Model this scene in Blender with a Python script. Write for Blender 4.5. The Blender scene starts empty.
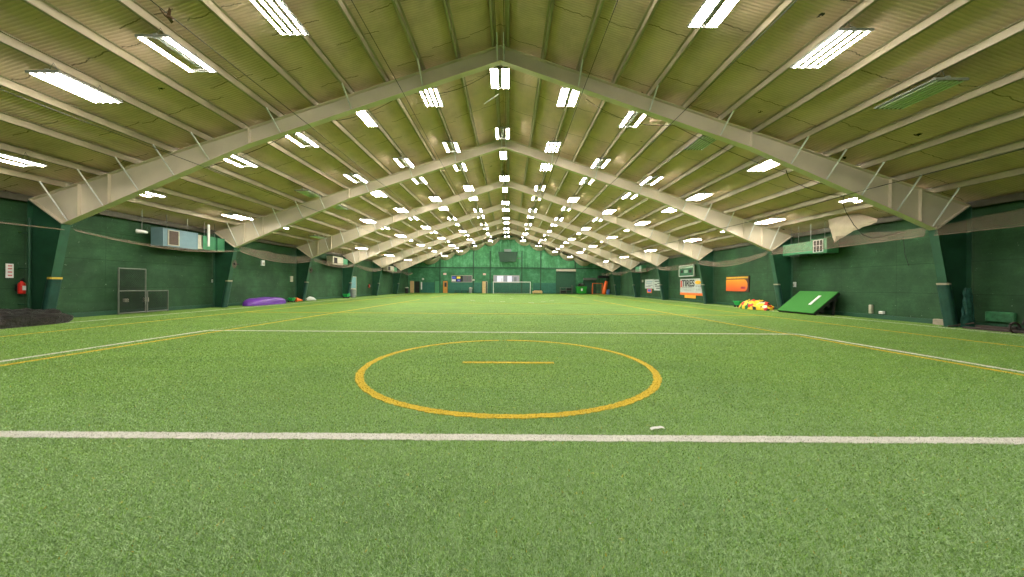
import bpy, math, random
from mathutils import Vector, Matrix, noise as mnoise
random.seed(7)
S = bpy.context.scene
COL = S.collection

# ------------------------------------------------------------------ camera
FPX, VX, VY, ROLL = 333.0, 509.0, 285.3, 0.0065
CAM = Vector((0.36, 0.0, 1.43))
cd = bpy.data.cameras.new('camera'); cam = bpy.data.objects.new('camera', cd); COL.objects.link(cam)
cd.sensor_width = 36.0; cd.sensor_fit = 'HORIZONTAL'; cd.lens = FPX / 1024 * 36
cd.shift_x = (512 - VX) / 1024; cd.shift_y = -(288.5 - VY) / 1024
cd.clip_start = 0.05; cd.clip_end = 300
cam.matrix_world = Matrix.Translation(CAM) @ Matrix.Rotation(-ROLL, 4, 'Y') @ Matrix.Rotation(math.pi / 2, 4, 'X')
S.camera = cam

def at(px, py, y):
    """point at depth y that the photograph shows at pixel (px, py)"""
    u, v = (px - VX), (VY - py)
    c, s = math.cos(ROLL), math.sin(ROLL)
    ru = u * c - v * s; rv = u * s + v * c
    return Vector((CAM.x + ru * y / FPX, CAM.y + y, CAM.z + rv * y / FPX))

# ------------------------------------------------------------------ render look
S.view_settings.view_transform = 'Standard'; S.view_settings.look = 'None'
S.view_settings.gamma = 1.0; S.view_settings.use_curve_mapping = False
S.view_settings.exposure = 0.0
cy = S.cycles
cy.use_denoising = True
try:
    cy.denoiser = 'OPENIMAGEDENOISE'; cy.denoising_input_passes = 'RGB_ALBEDO_NORMAL'
except Exception: pass
cy.max_bounces = 7; cy.diffuse_bounces = 5; cy.glossy_bounces = 3; cy.transparent_max_bounces = 12
cy.sample_clamp_indirect = 6.0; cy.caustics_reflective = False; cy.caustics_refractive = False
cy.use_light_tree = True
w = bpy.data.worlds.new('world'); S.world = w; w.use_nodes = True
w.node_tree.nodes['Background'].inputs[0].default_value = (0.6, 0.7, 0.8, 1)
w.node_tree.nodes['Background'].inputs[1].default_value = 0.3

# ------------------------------------------------------------------ materials
def srgb(r, g, b):
    f = lambda c: ((c / 255) / 12.92) if c / 255 <= 0.04045 else (((c / 255) + 0.055) / 1.055) ** 2.4
    return (f(r), f(g), f(b), 1)

class NT:
    def __init__(s, name, rough=0.6, metal=0.0, spec=0.4):
        s.m = bpy.data.materials.new(name); s.m.use_nodes = True
        s.t = s.m.node_tree; s.n = s.t.nodes; s.b = s.n['Principled BSDF']
        s.b.inputs['Roughness'].default_value = rough; s.b.inputs['Metallic'].default_value = metal
        s.b.inputs['Specular IOR Level'].default_value = spec
    def node(s, typ, **kw):
        nd = s.n.new(typ)
        for k, v in kw.items():
            if k.startswith('i_'): nd.inputs[k[2:].replace('_', ' ')].default_value = v
            else: setattr(nd, k, v)
        return nd
    def link(s, a, b): s.t.links.new(a, b)
    def coord(s, scale=(1, 1, 1), kind='Object', loc=(0, 0, 0)):
        tc = s.node('ShaderNodeTexCoord'); mp = s.node('ShaderNodeMapping')
        mp.inputs['Scale'].default_value = scale; mp.inputs['Location'].default_value = loc
        s.link(tc.outputs[kind], mp.inputs['Vector']); return mp.outputs['Vector']
    def noise(s, vec, scale, detail=2.0, rough=0.5):
        nd = s.node('ShaderNodeTexNoise'); nd.inputs['Scale'].default_value = scale
        nd.inputs['Detail'].default_value = detail; nd.inputs['Roughness'].default_value = rough
        s.link(vec, nd.inputs['Vector']); return nd.outputs['Fac']
    def ramp(s, fac, stops):
        r = s.node('ShaderNodeValToRGB'); e = r.color_ramp.elements
        e[0].position, e[0].color = stops[0]; e[1].position, e[1].color = stops[-1]
        for p, c in stops[1:-1]:
            x = e.new(p); x.color = c
        s.link(fac, r.inputs['Fac']); return r.outputs['Color']
    def mix(s, fac, a, b, blend='MIX'):
        m = s.node('ShaderNodeMix', data_type='RGBA', blend_type=blend)
        for sock, v in ((m.inputs[0], fac), (m.inputs[6], a), (m.inputs[7], b)):
            if hasattr(v, 'links'): s.link(v, sock)
            else: sock.default_value = v
        return m.outputs[2]
    def math(s, op, a, b=0.0):
        m = s.node('ShaderNodeMath', operation=op)
        for sock, v in ((m.inputs[0], a), (m.inputs[1], b)):
            if hasattr(v, 'links'): s.link(v, sock)
            else: sock.default_value = v
        return m.outputs[0]
    def color(s, c):
        if hasattr(c, 'links'): s.link(c, s.b.inputs['Base Color'])
        else: s.b.inputs['Base Color'].default_value = c
    def bump(s, h, strength=0.3, dist=0.01):
        bp = s.node('ShaderNodeBump'); bp.inputs['Strength'].default_value = strength
        bp.inputs['Distance'].default_value = dist
        s.link(h, bp.inputs['Height']); s.link(bp.outputs['Normal'], s.b.inputs['Normal'])

def g4(v): return (v, v, v, 1)
def sc(c, k): return (c[0] * k, c[1] * k, c[2] * k, 1)

def simple(name, c, rough=0.6, metal=0.0, var=0.18, scale=6.0, spec=0.4):
    m = NT(name, rough, metal, spec)
    f = m.noise(m.coord(), scale, 4.0, 0.6)
    m.color(m.ramp(f, [(0.3, sc(c, 1 - var)), (0.7, sc(c, 1 + var * 0.6))]))
    return m.m

def turf_mat():
    m = NT('turf', 0.75, 0.0, 0.25)
    v = m.coord()
    fine = m.noise(m.coord((1.0, 0.75, 1)), 125.0, 3.0, 0.8)
    mid = m.noise(m.coord((0.55, 1.0, 1)), 22.0, 4.0, 0.7)
    big = m.noise(m.coord((0.35, 1.0, 1)), 1.3, 3.0, 0.6)
    blades = m.ramp(fine, [(0.36, TURF_D), (0.5, TURF_M), (0.64, TURF_L)])
    c = m.mix(0.42, blades, m.ramp(mid, [(0.36, TURF_D), (0.5, TURF_M), (0.66, TURF_L)]))
    patch = m.noise(m.coord((0.5, 1.4, 1), loc=(3, 1, 0)), 0.9, 6.0, 0.7)
    c = m.mix(m.ramp(patch, [(0.38, g4(0.38)), (0.56, g4(0.0))]), c, TURF_D)
    c = m.mix(m.ramp(big, [(0.35, g4(0.0)), (0.7, g4(0.35))]), c, TURF_Y)
    # milky sheen of turf seen from above, painted into the near turf's colour
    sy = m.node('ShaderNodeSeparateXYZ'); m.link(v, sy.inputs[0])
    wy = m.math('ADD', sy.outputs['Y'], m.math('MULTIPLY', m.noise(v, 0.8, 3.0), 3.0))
    wear_or_sheen = m.ramp(m.math('MULTIPLY', wy, 0.125), [(0.30, g4(0.55)), (0.95, g4(0.0))])
    c = m.mix(wear_or_sheen, c, m.ramp(fine, [(0.36, (0.10, 0.19, 0.08, 1)), (0.5, (0.22, 0.35, 0.16, 1)), (0.64, (0.42, 0.54, 0.34, 1))]))
    # pale crumbs and yellow fluff
    vo = m.node('ShaderNodeTexVoronoi', feature='F1'); vo.inputs['Scale'].default_value = 5.0
    m.link(v, vo.inputs['Vector'])
    rnd = m.node('ShaderNodeSeparateColor'); m.link(vo.outputs['Color'], rnd.inputs[0])
    wob = m.noise(v, 40.0, 2.0, 0.6)
    d = m.math('ADD', vo.outputs['Distance'], m.math('MULTIPLY', m.math('SUBTRACT', wob, 0.5), 0.55))
    dot = m.math('LESS_THAN', d, 0.05)
    pick = m.math('LESS_THAN', rnd.outputs[0], 0.28)
    c = m.mix(m.math('MULTIPLY', m.math('MULTIPLY', dot, pick), 0.7), c, (0.55, 0.48, 0.10, 1))
    vo2 = m.node('ShaderNodeTexVoronoi', feature='F1'); vo2.inputs['Scale'].default_value = 3.1
    m.link(v, vo2.inputs['Vector'])
    r2 = m.node('ShaderNodeSeparateColor'); m.link(vo2.outputs['Color'], r2.inputs[0])
    spk = m.math('MULTIPLY', m.math('LESS_THAN', vo2.outputs['Distance'], 0.03), m.math('LESS_THAN', r2.outputs[1], 0.25))
    c = m.mix(spk, c, (0.5, 0.5, 0.45, 1))
    m.color(c)
    m.bump(m.math('ADD', fine, m.math('MULTIPLY', mid, 0.6)), 0.5, 0.02)
    return m.m

TURF_D = (0.030, 0.090, 0.012, 1)
TURF_M = (0.122, 0.255, 0.034, 1)
TURF_L = (0.310, 0.480, 0.115, 1)
TURF_Y = (0.210, 0.330, 0.035, 1)

def paint_mat(name, c):
    m = NT(name, 0.8, 0, 0.2)
    fine = m.noise(m.coord((1, 0.8, 1)), 80.0, 3.0, 0.75)
    col = m.ramp(fine, [(0.25, sc(c, 0.62)), (0.5, c), (0.75, sc(c, 1.1))])
    wear_or_sheen = m.noise(m.coord(), 9.0, 5.0, 0.75)
    m.color(m.mix(m.ramp(wear_or_sheen, [(0.60, g4(0)), (0.74, g4(0.55))]), col, TURF_M))
    m.bump(fine, 0.4, 0.01)
    return m.m

def roof_mat():
    m = NT('roof_liner', 0.85, 0, 0.15)
    v = m.coord()
    sx = m.node('ShaderNodeSeparateXYZ'); m.link(v, sx.inputs[0])
    blot = m.noise(v, 0.9, 5.0, 0.65)
    c = m.ramp(blot, [(0.3, sc(ROOFC, 0.80)), (0.5, ROOFC), (0.72, sc(ROOFC, 1.12))])
    # fine ribs of the liner, running across the building
    rib = m.math('SINE', m.math('MULTIPLY', sx.outputs['Y'], 2 * math.pi / 0.085))
    c = m.mix(m.math('MULTIPLY', m.math('GREATER_THAN', rib, 0.45), 0.22), c, sc(ROOFC, 0.45))
    # crosswise seams of the insulation rolls, shifted from purlin space to purlin space
    cell = m.math('FLOOR', m.math('MULTIPLY', m.math('SUBTRACT', sx.outputs['X'], 0.25), 1 / 1.3))
    off = m.math('FRACT', m.math('MULTIPLY', m.math('SINE', m.math('MULTIPLY', cell, 12.9898)), 437.58))
    wob = m.noise(m.coord((2.0, 0.2, 1)), 1.5, 3.0, 0.6)
    yy = m.math('ADD', m.math('ADD', sx.outputs['Y'], m.math('MULTIPLY', off, 2.4)), m.math('MULTIPLY', wob, 0.25))
    fr = m.math('FRACT', m.math('MULTIPLY', yy, 1 / 2.4))
    seam = m.math('LESS_THAN', fr, 0.012)
    c = m.mix(m.math('MULTIPLY', seam, 0.75), c, sc(ROOFC, 0.18))
    # a few small tears
    vo = m.node('ShaderNodeTexVoronoi'); vo.inputs['Scale'].default_value = 0.8; m.link(v, vo.inputs['Vector'])
    rr = m.node('ShaderNodeSeparateColor'); m.link(vo.outputs['Color'], rr.inputs[0])
    dd = m.math('ADD', vo.outputs['Distance'], m.math('MULTIPLY', m.math('SUBTRACT', m.noise(v, 14.0, 3), 0.5), 0.25))
    tear = m.math('MULTIPLY', m.math('LESS_THAN', dd, 0.05), m.math('LESS_THAN', rr.outputs[0], 0.3))
    c = m.mix(tear, c, (0.02, 0.02, 0.015, 1))
    m.color(c)
    m.bump(m.math('ADD', rib, m.math('MULTIPLY', m.noise(v, 3.0, 4), 3.0)), 0.35, 0.01)
    return m.m
ROOFC = (0.64, 0.45, 0.35, 1)

def wall_mat(name, c, axis='Y', rib=0.0, light=None, specks=True):
    m = NT(name, 0.7, 0, 0.25)
    v = m.coord()
    sx = m.node('ShaderNodeSeparateXYZ'); m.link(v, sx.inputs[0])
    blot = m.noise(v, 0.7, 5.0, 0.7)
    col = m.ramp(blot, [(0.34, sc(c, 0.62)), (0.5, c), (0.66, light or sc(c, 1.5))])
    grain = m.noise(v, 22.0, 4.0, 0.8)
    col = m.mix(m.ramp(grain, [(0.4, g4(0.0)), (0.62, g4(0.35))]), col, sc(c, 0.45))
    streak = m.noise(m.coord((1.2, 1.2, 9.0) if not rib else (5.0, 5.0, 0.5)), 1.0, 4.0, 0.65)
    col = m.mix(m.ramp(streak, [(0.35, g4(0.0)), (0.7, g4(0.45))]), col, sc(c, 0.62))
    fr = m.math('FRACT', m.math('ADD', m.math('MULTIPLY', sx.outputs['Z'], 1 / 1.22), m.math('MULTIPLY', m.noise(v, 0.4, 1), 0.05)))
    col = m.mix(m.math('MULTIPLY', m.math('LESS_THAN', fr, 0.018), 0.6), col, sc(c, 0.30))
    ax = sx.outputs[axis]
    fx = m.math('FRACT', m.math('MULTIPLY', ax, 1 / 2.44))
    col = m.mix(m.math('MULTIPLY', m.math('LESS_THAN', fx, 0.008), 0.55), col, sc(c, 0.4))
    if specks:
        sp = m.noise(v, 5.0, 8.0, 0.85)
        low = m.math('GREATER_THAN', sp, 0.645)
        col = m.mix(m.math('MULTIPLY', low, 0.6), col, (0.42, 0.55, 0.42, 1))
    m.color(col)
    if rib:
        r = m.math('SINE', m.math('MULTIPLY', ax, 2 * math.pi / rib))
        m.bump(r, 0.8, 0.03)
    else:
        m.bump(m.noise(v, 2.2, 3), 0.25, 0.03)
    return m.m

def emit(name, c, s):
    m = NT(name); m.color((0.05, 0.05, 0.05, 1))
    m.b.inputs['Emission Color'].default_value = c; m.b.inputs['Emission Strength'].default_value = s
    return m.m

def net_mat(name, c, dens, pitch=None):
    m = NT(name, 0.9, 0, 0.1); m.color(c)
    tr = m.node('ShaderNodeBsdfTransparent'); mx = m.node('ShaderNodeMixShader')
    out = m.n['Material Output']
    f = m.noise(m.coord((3, 3, 3)), 3.0, 5.0, 0.7)
    r = m.ramp(f, [(0.3, g4(dens * 0.6)), (0.7, g4(min(1.0, dens * 1.4)))])
    m.link(r, mx.inputs[0]); m.link(tr.outputs[0], mx.inputs[1]); m.link(m.b.outputs[0], mx.inputs[2])
    m.link(mx.outputs[0], out.inputs['Surface']); return m.m

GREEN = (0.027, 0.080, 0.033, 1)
M = {}
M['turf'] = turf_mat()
M['white_line'] = paint_mat('white_line_paint', (0.66, 0.64, 0.60, 1))
M['yellow_line'] = paint_mat('yellow_line_paint', (0.60, 0.42, 0.035, 1))
M['roof'] = roof_mat()
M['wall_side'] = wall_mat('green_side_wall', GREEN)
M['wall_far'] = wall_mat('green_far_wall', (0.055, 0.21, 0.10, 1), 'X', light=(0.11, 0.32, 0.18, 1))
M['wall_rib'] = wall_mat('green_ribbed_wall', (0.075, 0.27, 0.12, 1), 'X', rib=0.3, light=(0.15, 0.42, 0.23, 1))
M['steel'] = simple('white_steel', (0.62, 0.54, 0.42, 1), 0.5, 0, 0.08, 1.2)
M['purlin'] = simple('purlin_steel', (0.37, 0.31, 0.21, 1), 0.5, 0, 0.15, 1.5)
M['col'] = simple('green_steel', (0.015, 0.070, 0.035, 1), 0.55, 0, 0.25, 2.0)
M['pad'] = simple('pad_vinyl', (0.014, 0.056, 0.044, 1), 0.4, 0, 0.3, 5.0)
M['tape'] = simple('yellow_tape', (0.60, 0.40, 0.06, 1), 0.6)
M['tape_w'] = simple('pale_tape', (0.34, 0.29, 0.22, 1), 0.6)
M['dark'] = simple('dark_rubber', (0.012, 0.014, 0.012, 1), 0.7)
M['cable'] = simple('black_cable', (0.01, 0.01, 0.01, 1), 0.7)
M['rope'] = simple('pale_rope', (0.16, 0.13, 0.09, 1), 0.8)
M['housing'] = simple('fixture_housing', (0.25, 0.25, 0.22, 1), 0.5)
M['reflector'] = simple('fixture_reflector', (0.45, 0.45, 0.42, 1), 0.35, 0.0, 0.03)
M['tube'] = emit('lit_tube', (1.0, 0.94, 0.84, 1), 98.0)
M['tube_off'] = simple('unlit_tube', (0.75, 0.78, 0.72, 1), 0.3, 0, 0.05)
M['white'] = simple('white_paint', (0.7, 0.7, 0.68, 1), 0.5, 0, 0.08)
M['bluegrey'] = simple('blue_grey_metal', (0.16, 0.26, 0.31, 1), 0.45, 0, 0.12, 2.0)
M['hgreen'] = simple('mid_green_paint', (0.06, 0.24, 0.12, 1), 0.5, 0, 0.15, 3.0)
M['louvre'] = simple('brown_louvre', (0.10, 0.065, 0.05, 1), 0.6)
M['cream'] = simple('cream_panel', (0.45, 0.42, 0.33, 1), 0.6)
M['galv'] = simple('galvanised_steel', (0.15, 0.16, 0.14, 1), 0.45, 0.5, 0.15)
M['wood'] = simple('orange_wood', (0.55, 0.25, 0.05, 1), 0.5, 0, 0.2, 3)
M['tan'] = simple('tan_wood', (0.60, 0.42, 0.20, 1), 0.6, 0, 0.2, 3)
M['red'] = simple('red_paint', (0.60, 0.02, 0.015, 1), 0.35, 0, 0.1)
M['orange'] = simple('orange_plastic', (0.85, 0.14, 0.02, 1), 0.5, 0, 0.1)
M['purple'] = simple('purple_vinyl', (0.125, 0.035, 0.30, 1), 0.35, 0, 0.15, 2)
M['bgreen'] = simple('bright_green_plastic', (0.01, 0.36, 0.08, 1), 0.45, 0, 0.15)
M['grey'] = simple('grey_plastic', (0.2, 0.22, 0.22, 1), 0.5)
M['net'] = net_mat('brown_net', (0.20, 0.15, 0.11, 1), 0.36)
M['netfine'] = net_mat('dark_net', (0.05, 0.07, 0.05, 1), 0.35)
M['glass'] = simple('window_glass', (0.05, 0.05, 0.06, 1), 0.1)
M['teal'] = simple('teal_padding', (0.022, 0.13, 0.095, 1), 0.6, 0, 0.2, 3)
M['moundturf'] = simple('mound_turf', (0.035, 0.18, 0.028, 1), 0.9, 0, 0.15, 40)
M['bluedoor'] = simple('pale_blue_door', (0.16, 0.32, 0.36, 1), 0.5)
M['drape'] = simple('cream_insulation', (0.46, 0.39, 0.28, 1), 0.85, 0, 0.15, 2)

# ------------------------------------------------------------------ mesh building
ORG = {}
class MB:
    def __init__(s): s.v = []; s.f = []; s.mi = []; s.cur = 0; s.smooth = False
    def add(s, vs, fs):
        o = len(s.v); s.v += [tuple(p) for p in vs]
        for f in fs: s.f.append([i + o for i in f]); s.mi.append(s.cur)
        return s
    def box(s, x0, x1, y0, y1, z0, z1):
        x0, x1 = min(x0, x1), max(x0, x1); y0, y1 = min(y0, y1), max(y0, y1); z0, z1 = min(z0, z1), max(z0, z1)
        return s.add([(x0,y0,z0),(x1,y0,z0),(x1,y1,z0),(x0,y1,z0),(x0,y0,z1),(x1,y0,z1),(x1,y1,z1),(x0,y1,z1)],
              [(0,3,2,1),(4,5,6,7),(0,1,5,4),(1,2,6,5),(2,3,7,6),(3,0,4,7)])
    def cbox(s, x0, x1, y0, y1, z0, z1, c=0.02):
        """box with chamfered vertical and top edges"""
        x0, x1 = min(x0, x1), max(x0, x1); y0, y1 = min(y0, y1), max(y0, y1)
        def ring(i, z):
            a, b, d, e = x0 + i, x1 - i, y0 + i, y1 - i
            return [(a + c, d, z), (b - c, d, z), (b, d + c, z), (b, e - c, z), (b - c, e, z), (a + c, e, z), (a, e - c, z), (a, d + c, z)]
        return s.loft([ring(0, z0), ring(0, z1 - c), ring(c, z1)])
    def loft(s, rings, caps=True):
        n = len(rings[0]); vs = [p for r in rings for p in r]; fs = []
        for k in range(len(rings) - 1):
            for i in range(n):
                j = (i + 1) % n
                fs.append((k*n+i, k*n+j, (k+1)*n+j, (k+1)*n+i))
        if caps:
            fs.append(tuple(reversed(range(n)))); fs.append(tuple((len(rings)-1)*n + i for i in range(n)))
        return s.add(vs, fs)
    def beam(s, p, q, wd, ht, up=(0, 0, 1)):
        p, q = Vector(p), Vector(q); d = (q - p).normalized(); u = Vector(up)
        if abs(d.dot(u)) > 0.98: u = Vector((1, 0, 0))
        r = d.cross(u).normalized() * wd / 2; t = r.cross(d).normalized() * ht / 2
        return s.loft([[p + r + t, p - r + t, p - r - t, p + r - t], [q + r + t, q - r + t, q - r - t, q + r - t]])
    def tube(s, pts, r, n=6):
        pts = [Vector(p) for p in pts]; rings = []
        for i, p in enumerate(pts):
            d = (pts[min(i+1, len(pts)-1)] - pts[max(i-1, 0)]).normalized()
            u = Vector((0, 0, 1)) if abs(d.z) < 0.9 else Vector((1, 0, 0))
            a = d.cross(u).normalized(); b = a.cross(d)
            rr = r(i / max(1, len(pts)-1)) if callable(r) else r
            rings.append([p + (a * math.cos(2*math.pi*k/n) + b * math.sin(2*math.pi*k/n)) * rr for k in range(n)])
        return s.loft(rings)
    def lathe(s, prof, c=(0, 0), n=16):
        return s.loft([[(c[0] + r * math.cos(2*math.pi*k/n), c[1] + r * math.sin(2*math.pi*k/n), z) for k in range(n)] for r, z in prof])
    def prism_xz(s, poly, y0, y1):
        """polygon in the x-z plane extruded along y"""
        n = len(poly)
        vs = [(x, y0, z) for x, z in poly] + [(x, y1, z) for x, z in poly]
        fs = [tuple(range(n)), tuple(reversed(range(n, 2*n)))] + [((i+1) % n, i, i+n, (i+1) % n + n) for i in range(n)]
        return s.add(vs, fs)
    def grid(s, fn, nu, nv, closed=False):
        vs = [fn(i / nu, j / nv) for i in range(nu + 1) for j in range(nv + 1)]
        fs = [(i*(nv+1)+j, (i+1)*(nv+1)+j, (i+1)*(nv+1)+j+1, i*(nv+1)+j+1) for i in range(nu) for j in range(nv)]
        return s.add(vs, fs)
    def build(s, name, mats, parent=None, loc=None):
        me = bpy.data.meshes.new(name)
        if parent is not None: org = ORG[parent.name]
        else: org = Vector(loc) if loc is not None else Vector((0, 0, 0))
        me.from_pydata([(Vector(p) - org) for p in s.v], [], s.f)
        if not isinstance(mats, (list, tuple)): mats = [mats]
        for m in mats: me.materials.append(m)
        me.polygons.foreach_set('material_index', s.mi)
        if s.smooth: me.polygons.foreach_set('use_smooth', [True] * len(s.f))
        me.update()
        o = bpy.data.objects.new(name, me); COL.objects.link(o)
        ORG[o.name] = org
        if parent is not None: o.parent = parent
        else: o.location = org
        return o

def tag(o, label, cat, group=None, kind=None):
    if label: o['label'] = label
    if cat: o['category'] = cat
    if group: o['group'] = group
    if kind: o['kind'] = kind
    return o
def thing(name, label, cat, loc, group=None):
    o = bpy.data.objects.new(name, None); COL.objects.link(o); o.location = loc; o.empty_display_size = 0.2
    ORG[o.name] = Vector(loc); return tag(o, label, cat, group)
def struct(o): o['kind'] = 'structure'; return o
def lab(o, l): o['label'] = l; return o
def dup(root, loc, rotz=0.0, label=None, group=None):
    r = root.copy(); COL.objects.link(r); r.location = loc; r.rotation_euler = (0, 0, rotz)
    if label: r['label'] = label
    if group: r['group'] = group
    for ch in list(root.children):
        c = ch.copy(); COL.objects.link(c); c.parent = r
        for g in list(ch.children):
            d = g.copy(); COL.objects.link(d); d.parent = c
    return r
def catenary(p, q, sag, n=14):
    p, q = Vector(p), Vector(q)
    return [p.lerp(q, i / n) - Vector((0, 0, sag * 4 * (i / n) * (1 - i / n))) for i in range(n + 1)]
def nz(x, y, z=0.0): return mnoise.noise(Vector((x, y, z)))
def text_mesh(name, body, size, mat, parent, mtx, bold=0.0):
    cu = bpy.data.curves.new(name, 'FONT'); cu.body = body; cu.size = size; cu.extrude = 0.004; cu.offset = bold
    cu.align_x = 'CENTER'; cu.align_y = 'CENTER'
    t = bpy.data.objects.new(name + '_curve', cu)
    COL.objects.link(t); bpy.context.view_layer.update()
    me = bpy.data.meshes.new_from_object(t.evaluated_get(bpy.context.evaluated_depsgraph_get()))
    bpy.data.objects.remove(t)
    me.transform(mtx); me.transform(Matrix.Translation(-ORG[parent.name])); me.materials.clear(); me.materials.append(mat)
    o = bpy.data.objects.new(name, me); COL.objects.link(o); o.parent = parent; return o

# ------------------------------------------------------------------ building dimensions
WX = 17.4            # side walls
Y0, Y1 = -12.0, 58.5
RIDGE, SL = 10.17, 1 / 3.0     # top of rafters
def rtop(x): return RIDGE - abs(x) * SL
FR = [12.25 + 7.62 * k for k in range(6)]
PUR = [0.25 + 1.3 * k for k in range(13)]

# floor
b = MB(); b.box(-WX - 0.1, WX + 0.1, Y0 - 0.1, Y1 + 0.1, -0.2, 0.0)
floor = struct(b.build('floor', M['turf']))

def strip(name, pts, wd, mat, rag=0.014, zt=0.006, gaps=(), label=None):
    mb = MB(); L = []; prev = None; n = len(pts)
    for i, p in enumerate(pts):
        p = Vector((p[0], p[1], 0))
        a = Vector(pts[max(0, i-1)] + (0,)); c = Vector(pts[min(n-1, i+1)] + (0,))
        d = (c - a).normalized(); nn = Vector((-d.y, d.x, 0))
        e1 = wd/2 + rag * nz(i*0.55, 3.1, wd) + rag * 0.8 * nz(i*2.1, 9, wd)
        e2 = wd/2 + rag * nz(i*0.55, 7.7, wd) + rag * 0.8 * nz(i*2.3, 19, wd)
        L.append((p + nn * e1, p - nn * e2))
    for i in range(n - 1):
        if any(g0 <= i / n < g1 for g0, g1 in gaps): continue
        (a, c), (a2, c2) = L[i], L[i+1]
        mb.loft([[(a.x,a.y,-.002),(c.x,c.y,-.002),(c.x,c.y,zt),(a.x,a.y,zt)], [(a2.x,a2.y,-.002),(c2.x,c2.y,-.002),(c2.x,c2.y,zt),(a2.x,a2.y,zt)]], caps=False)
    o = mb.build(name, mat, floor)
    if label: o['label'] = label
    return o
def hline(x0, x1, y, wd, mat, label, step=0.05):
    n = int((x1 - x0) / step)
    return strip('painted_line', [(x0 + (x1-x0)*i/n, y + 0.012 * nz(i*0.05, y)) for i in range(n+1)], wd, mat, label=label)
def vline(x, y0, y1, wd, mat, label, gaps=()):
    n = int((y1 - y0) / 0.12)
    return strip('painted_line', [(x + 0.012 * nz(i*0.05, x), y0 + (y1-y0)*i/n) for i in range(n+1)], wd, mat, gaps=gaps, label=label)
hline(-9.0, 9.35, 3.12, 0.125, M['white_line'], 'wide white line across the turf nearest the camera', 0.03)
hline(-8.72, 9.15, 10.1, 0.12, M['white_line'], 'white line crossing the turf beyond the yellow circle')
vline(-8.76, 3.2, 10.1, 0.11, M['white_line'], 'white line running toward the camera on the left')
vline(9.15, 3.2, 10.1, 0.11, M['white_line'], 'white line running toward the camera on the right')
vline(-8.30, 2.0, 56.0, 0.11, M['yellow_line'], 'yellow line along the left of the field', [(0.56, 0.64)])
vline(8.85, 2.0, 56.0, 0.11, M['yellow_line'], 'yellow line along the right of the field', [(0.58, 0.66)])
vline(-12.9, 1.0, 56.0, 0.10, M['yellow_line'], 'outer yellow line near the left wall')
vline(12.95, 1.0, 56.0, 0.10, M['yellow_line'], 'outer yellow line near the right wall')
vline(-15.3, 1.0, 50.0, 0.08, M['white_line'], 'faint white line by the left wall')
vline(16.1, 1.0, 50.0, 0.08, M['white_line'], 'faint white line by the right wall')
hline(-12.9, 12.95, 16.7, 0.13, M['yellow_line'], 'yellow line crossing the middle of the field', 0.1)
hline(-8.3, 8.85, 26.5, 0.10, M['yellow_line'], 'far yellow line across the field', 0.1)
hline(-6.0, 6.6, 47.0, 0.12, M['white_line'], 'white line in front of the goal', 0.1)
n = 420; R = 2.50
strip('painted_circle', [(0.36 + R*math.cos(math.pi/2 + 2*math.pi*i/n), 6.12 + R*math.sin(math.pi/2 + 2*math.pi*i/n)) for i in range(n+1)],
      0.115, M['yellow_line'], rag=0.02, gaps=[(0.002, 0.016)], label='yellow centre circle')
hline(-0.49, 1.20, 6.15, 0.11, M['yellow_line'], 'short yellow bar inside the circle', 0.03)
for i, (x, y) in enumerate([(-1.2, 30), (-0.2, 29.2), (2.2, 27.5), (3.4, 29.5), (0.6, 36.5), (0.8, 42), (4.4, 31.5), (-3, 31)]):
    hline(x - 0.22, x + 0.22, y, 0.16, M['white_line'], None, 0.06)

# standing blades of the turf near the camera, painted where the lines run
import numpy as np
rg = np.random.default_rng(5); NB = 900000
yb_ = 1.35 + (20.0 - 1.35) * rg.random(NB) ** 1.6
xb_ = CAM.x + (rg.random(NB) * 2 - 1) * (1.62 * yb_ + 0.25)
keepb = (np.abs(xb_) < 17.1) & (rg.random(NB) < np.clip((20 - yb_) / 13, 0, 1)); xb_, yb_ = xb_[keepb], yb_[keepb]; NB = len(xb_)
hb = 0.010 + 0.012 * rg.random(NB); wb = 0.0015 + 0.0014 * rg.random(NB) + 0.00025 * yb_
ang = rg.random(NB) * 2 * math.pi; la = rg.random(NB) * 2 * math.pi; lb = hb * (0.3 + 1.0 * rg.random(NB))
V = np.empty((NB, 3, 3)); dx, dy = np.cos(ang) * wb, np.sin(ang) * wb
V[:, 0] = np.stack([xb_ - dx, yb_ - dy, np.full(NB, .001)], 1); V[:, 1] = np.stack([xb_ + dx, yb_ + dy, np.full(NB, .001)], 1)
V[:, 2] = np.stack([xb_ + np.cos(la) * lb, yb_ + np.sin(la) * lb, hb], 1)
jit = rg.normal(0, 0.006, NB); inx = (xb_ > -8.8) & (xb_ < 9.2)
white = (np.abs(yb_ - 3.12 + jit) < .0625) | ((np.abs(yb_ - 10.1 + jit) < .06) & inx) | ((np.abs(xb_ + 8.76 + jit) < .055) & (yb_ > 3.1)) | ((np.abs(xb_ - 9.15 + jit) < .055) & (yb_ > 3.1)) | (np.abs(xb_ + 15.3) < .04)
rad = np.hypot(xb_ - .36, yb_ - 6.12)
yell = (np.abs(rad - 2.5 + jit) < .058) | ((np.abs(yb_ - 6.15 + jit) < .055) & (xb_ > -.49) & (xb_ < 1.20)) | (np.abs(xb_ + 8.30 + jit) < .055) | (np.abs(xb_ - 8.85 + jit) < .055) | (np.abs(xb_ + 12.9 + jit) < .05) | (np.abs(xb_ - 12.95 + jit) < .05)
loose = rg.random(NB) < 0.004
cls = rg.integers(0, 4, NB); cls[(rg.random(NB) < 0.55) & (yb_ + rg.normal(0, 0.8, NB) < 3.6)] = 3; cls[yell | loose] = 5; cls[white] = 4  # more grey blades close to the camera carry the same painted sheen
me = bpy.data.meshes.new('grass_blades'); me.vertices.add(NB * 3); me.vertices.foreach_set('co', V.reshape(-1))
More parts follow.
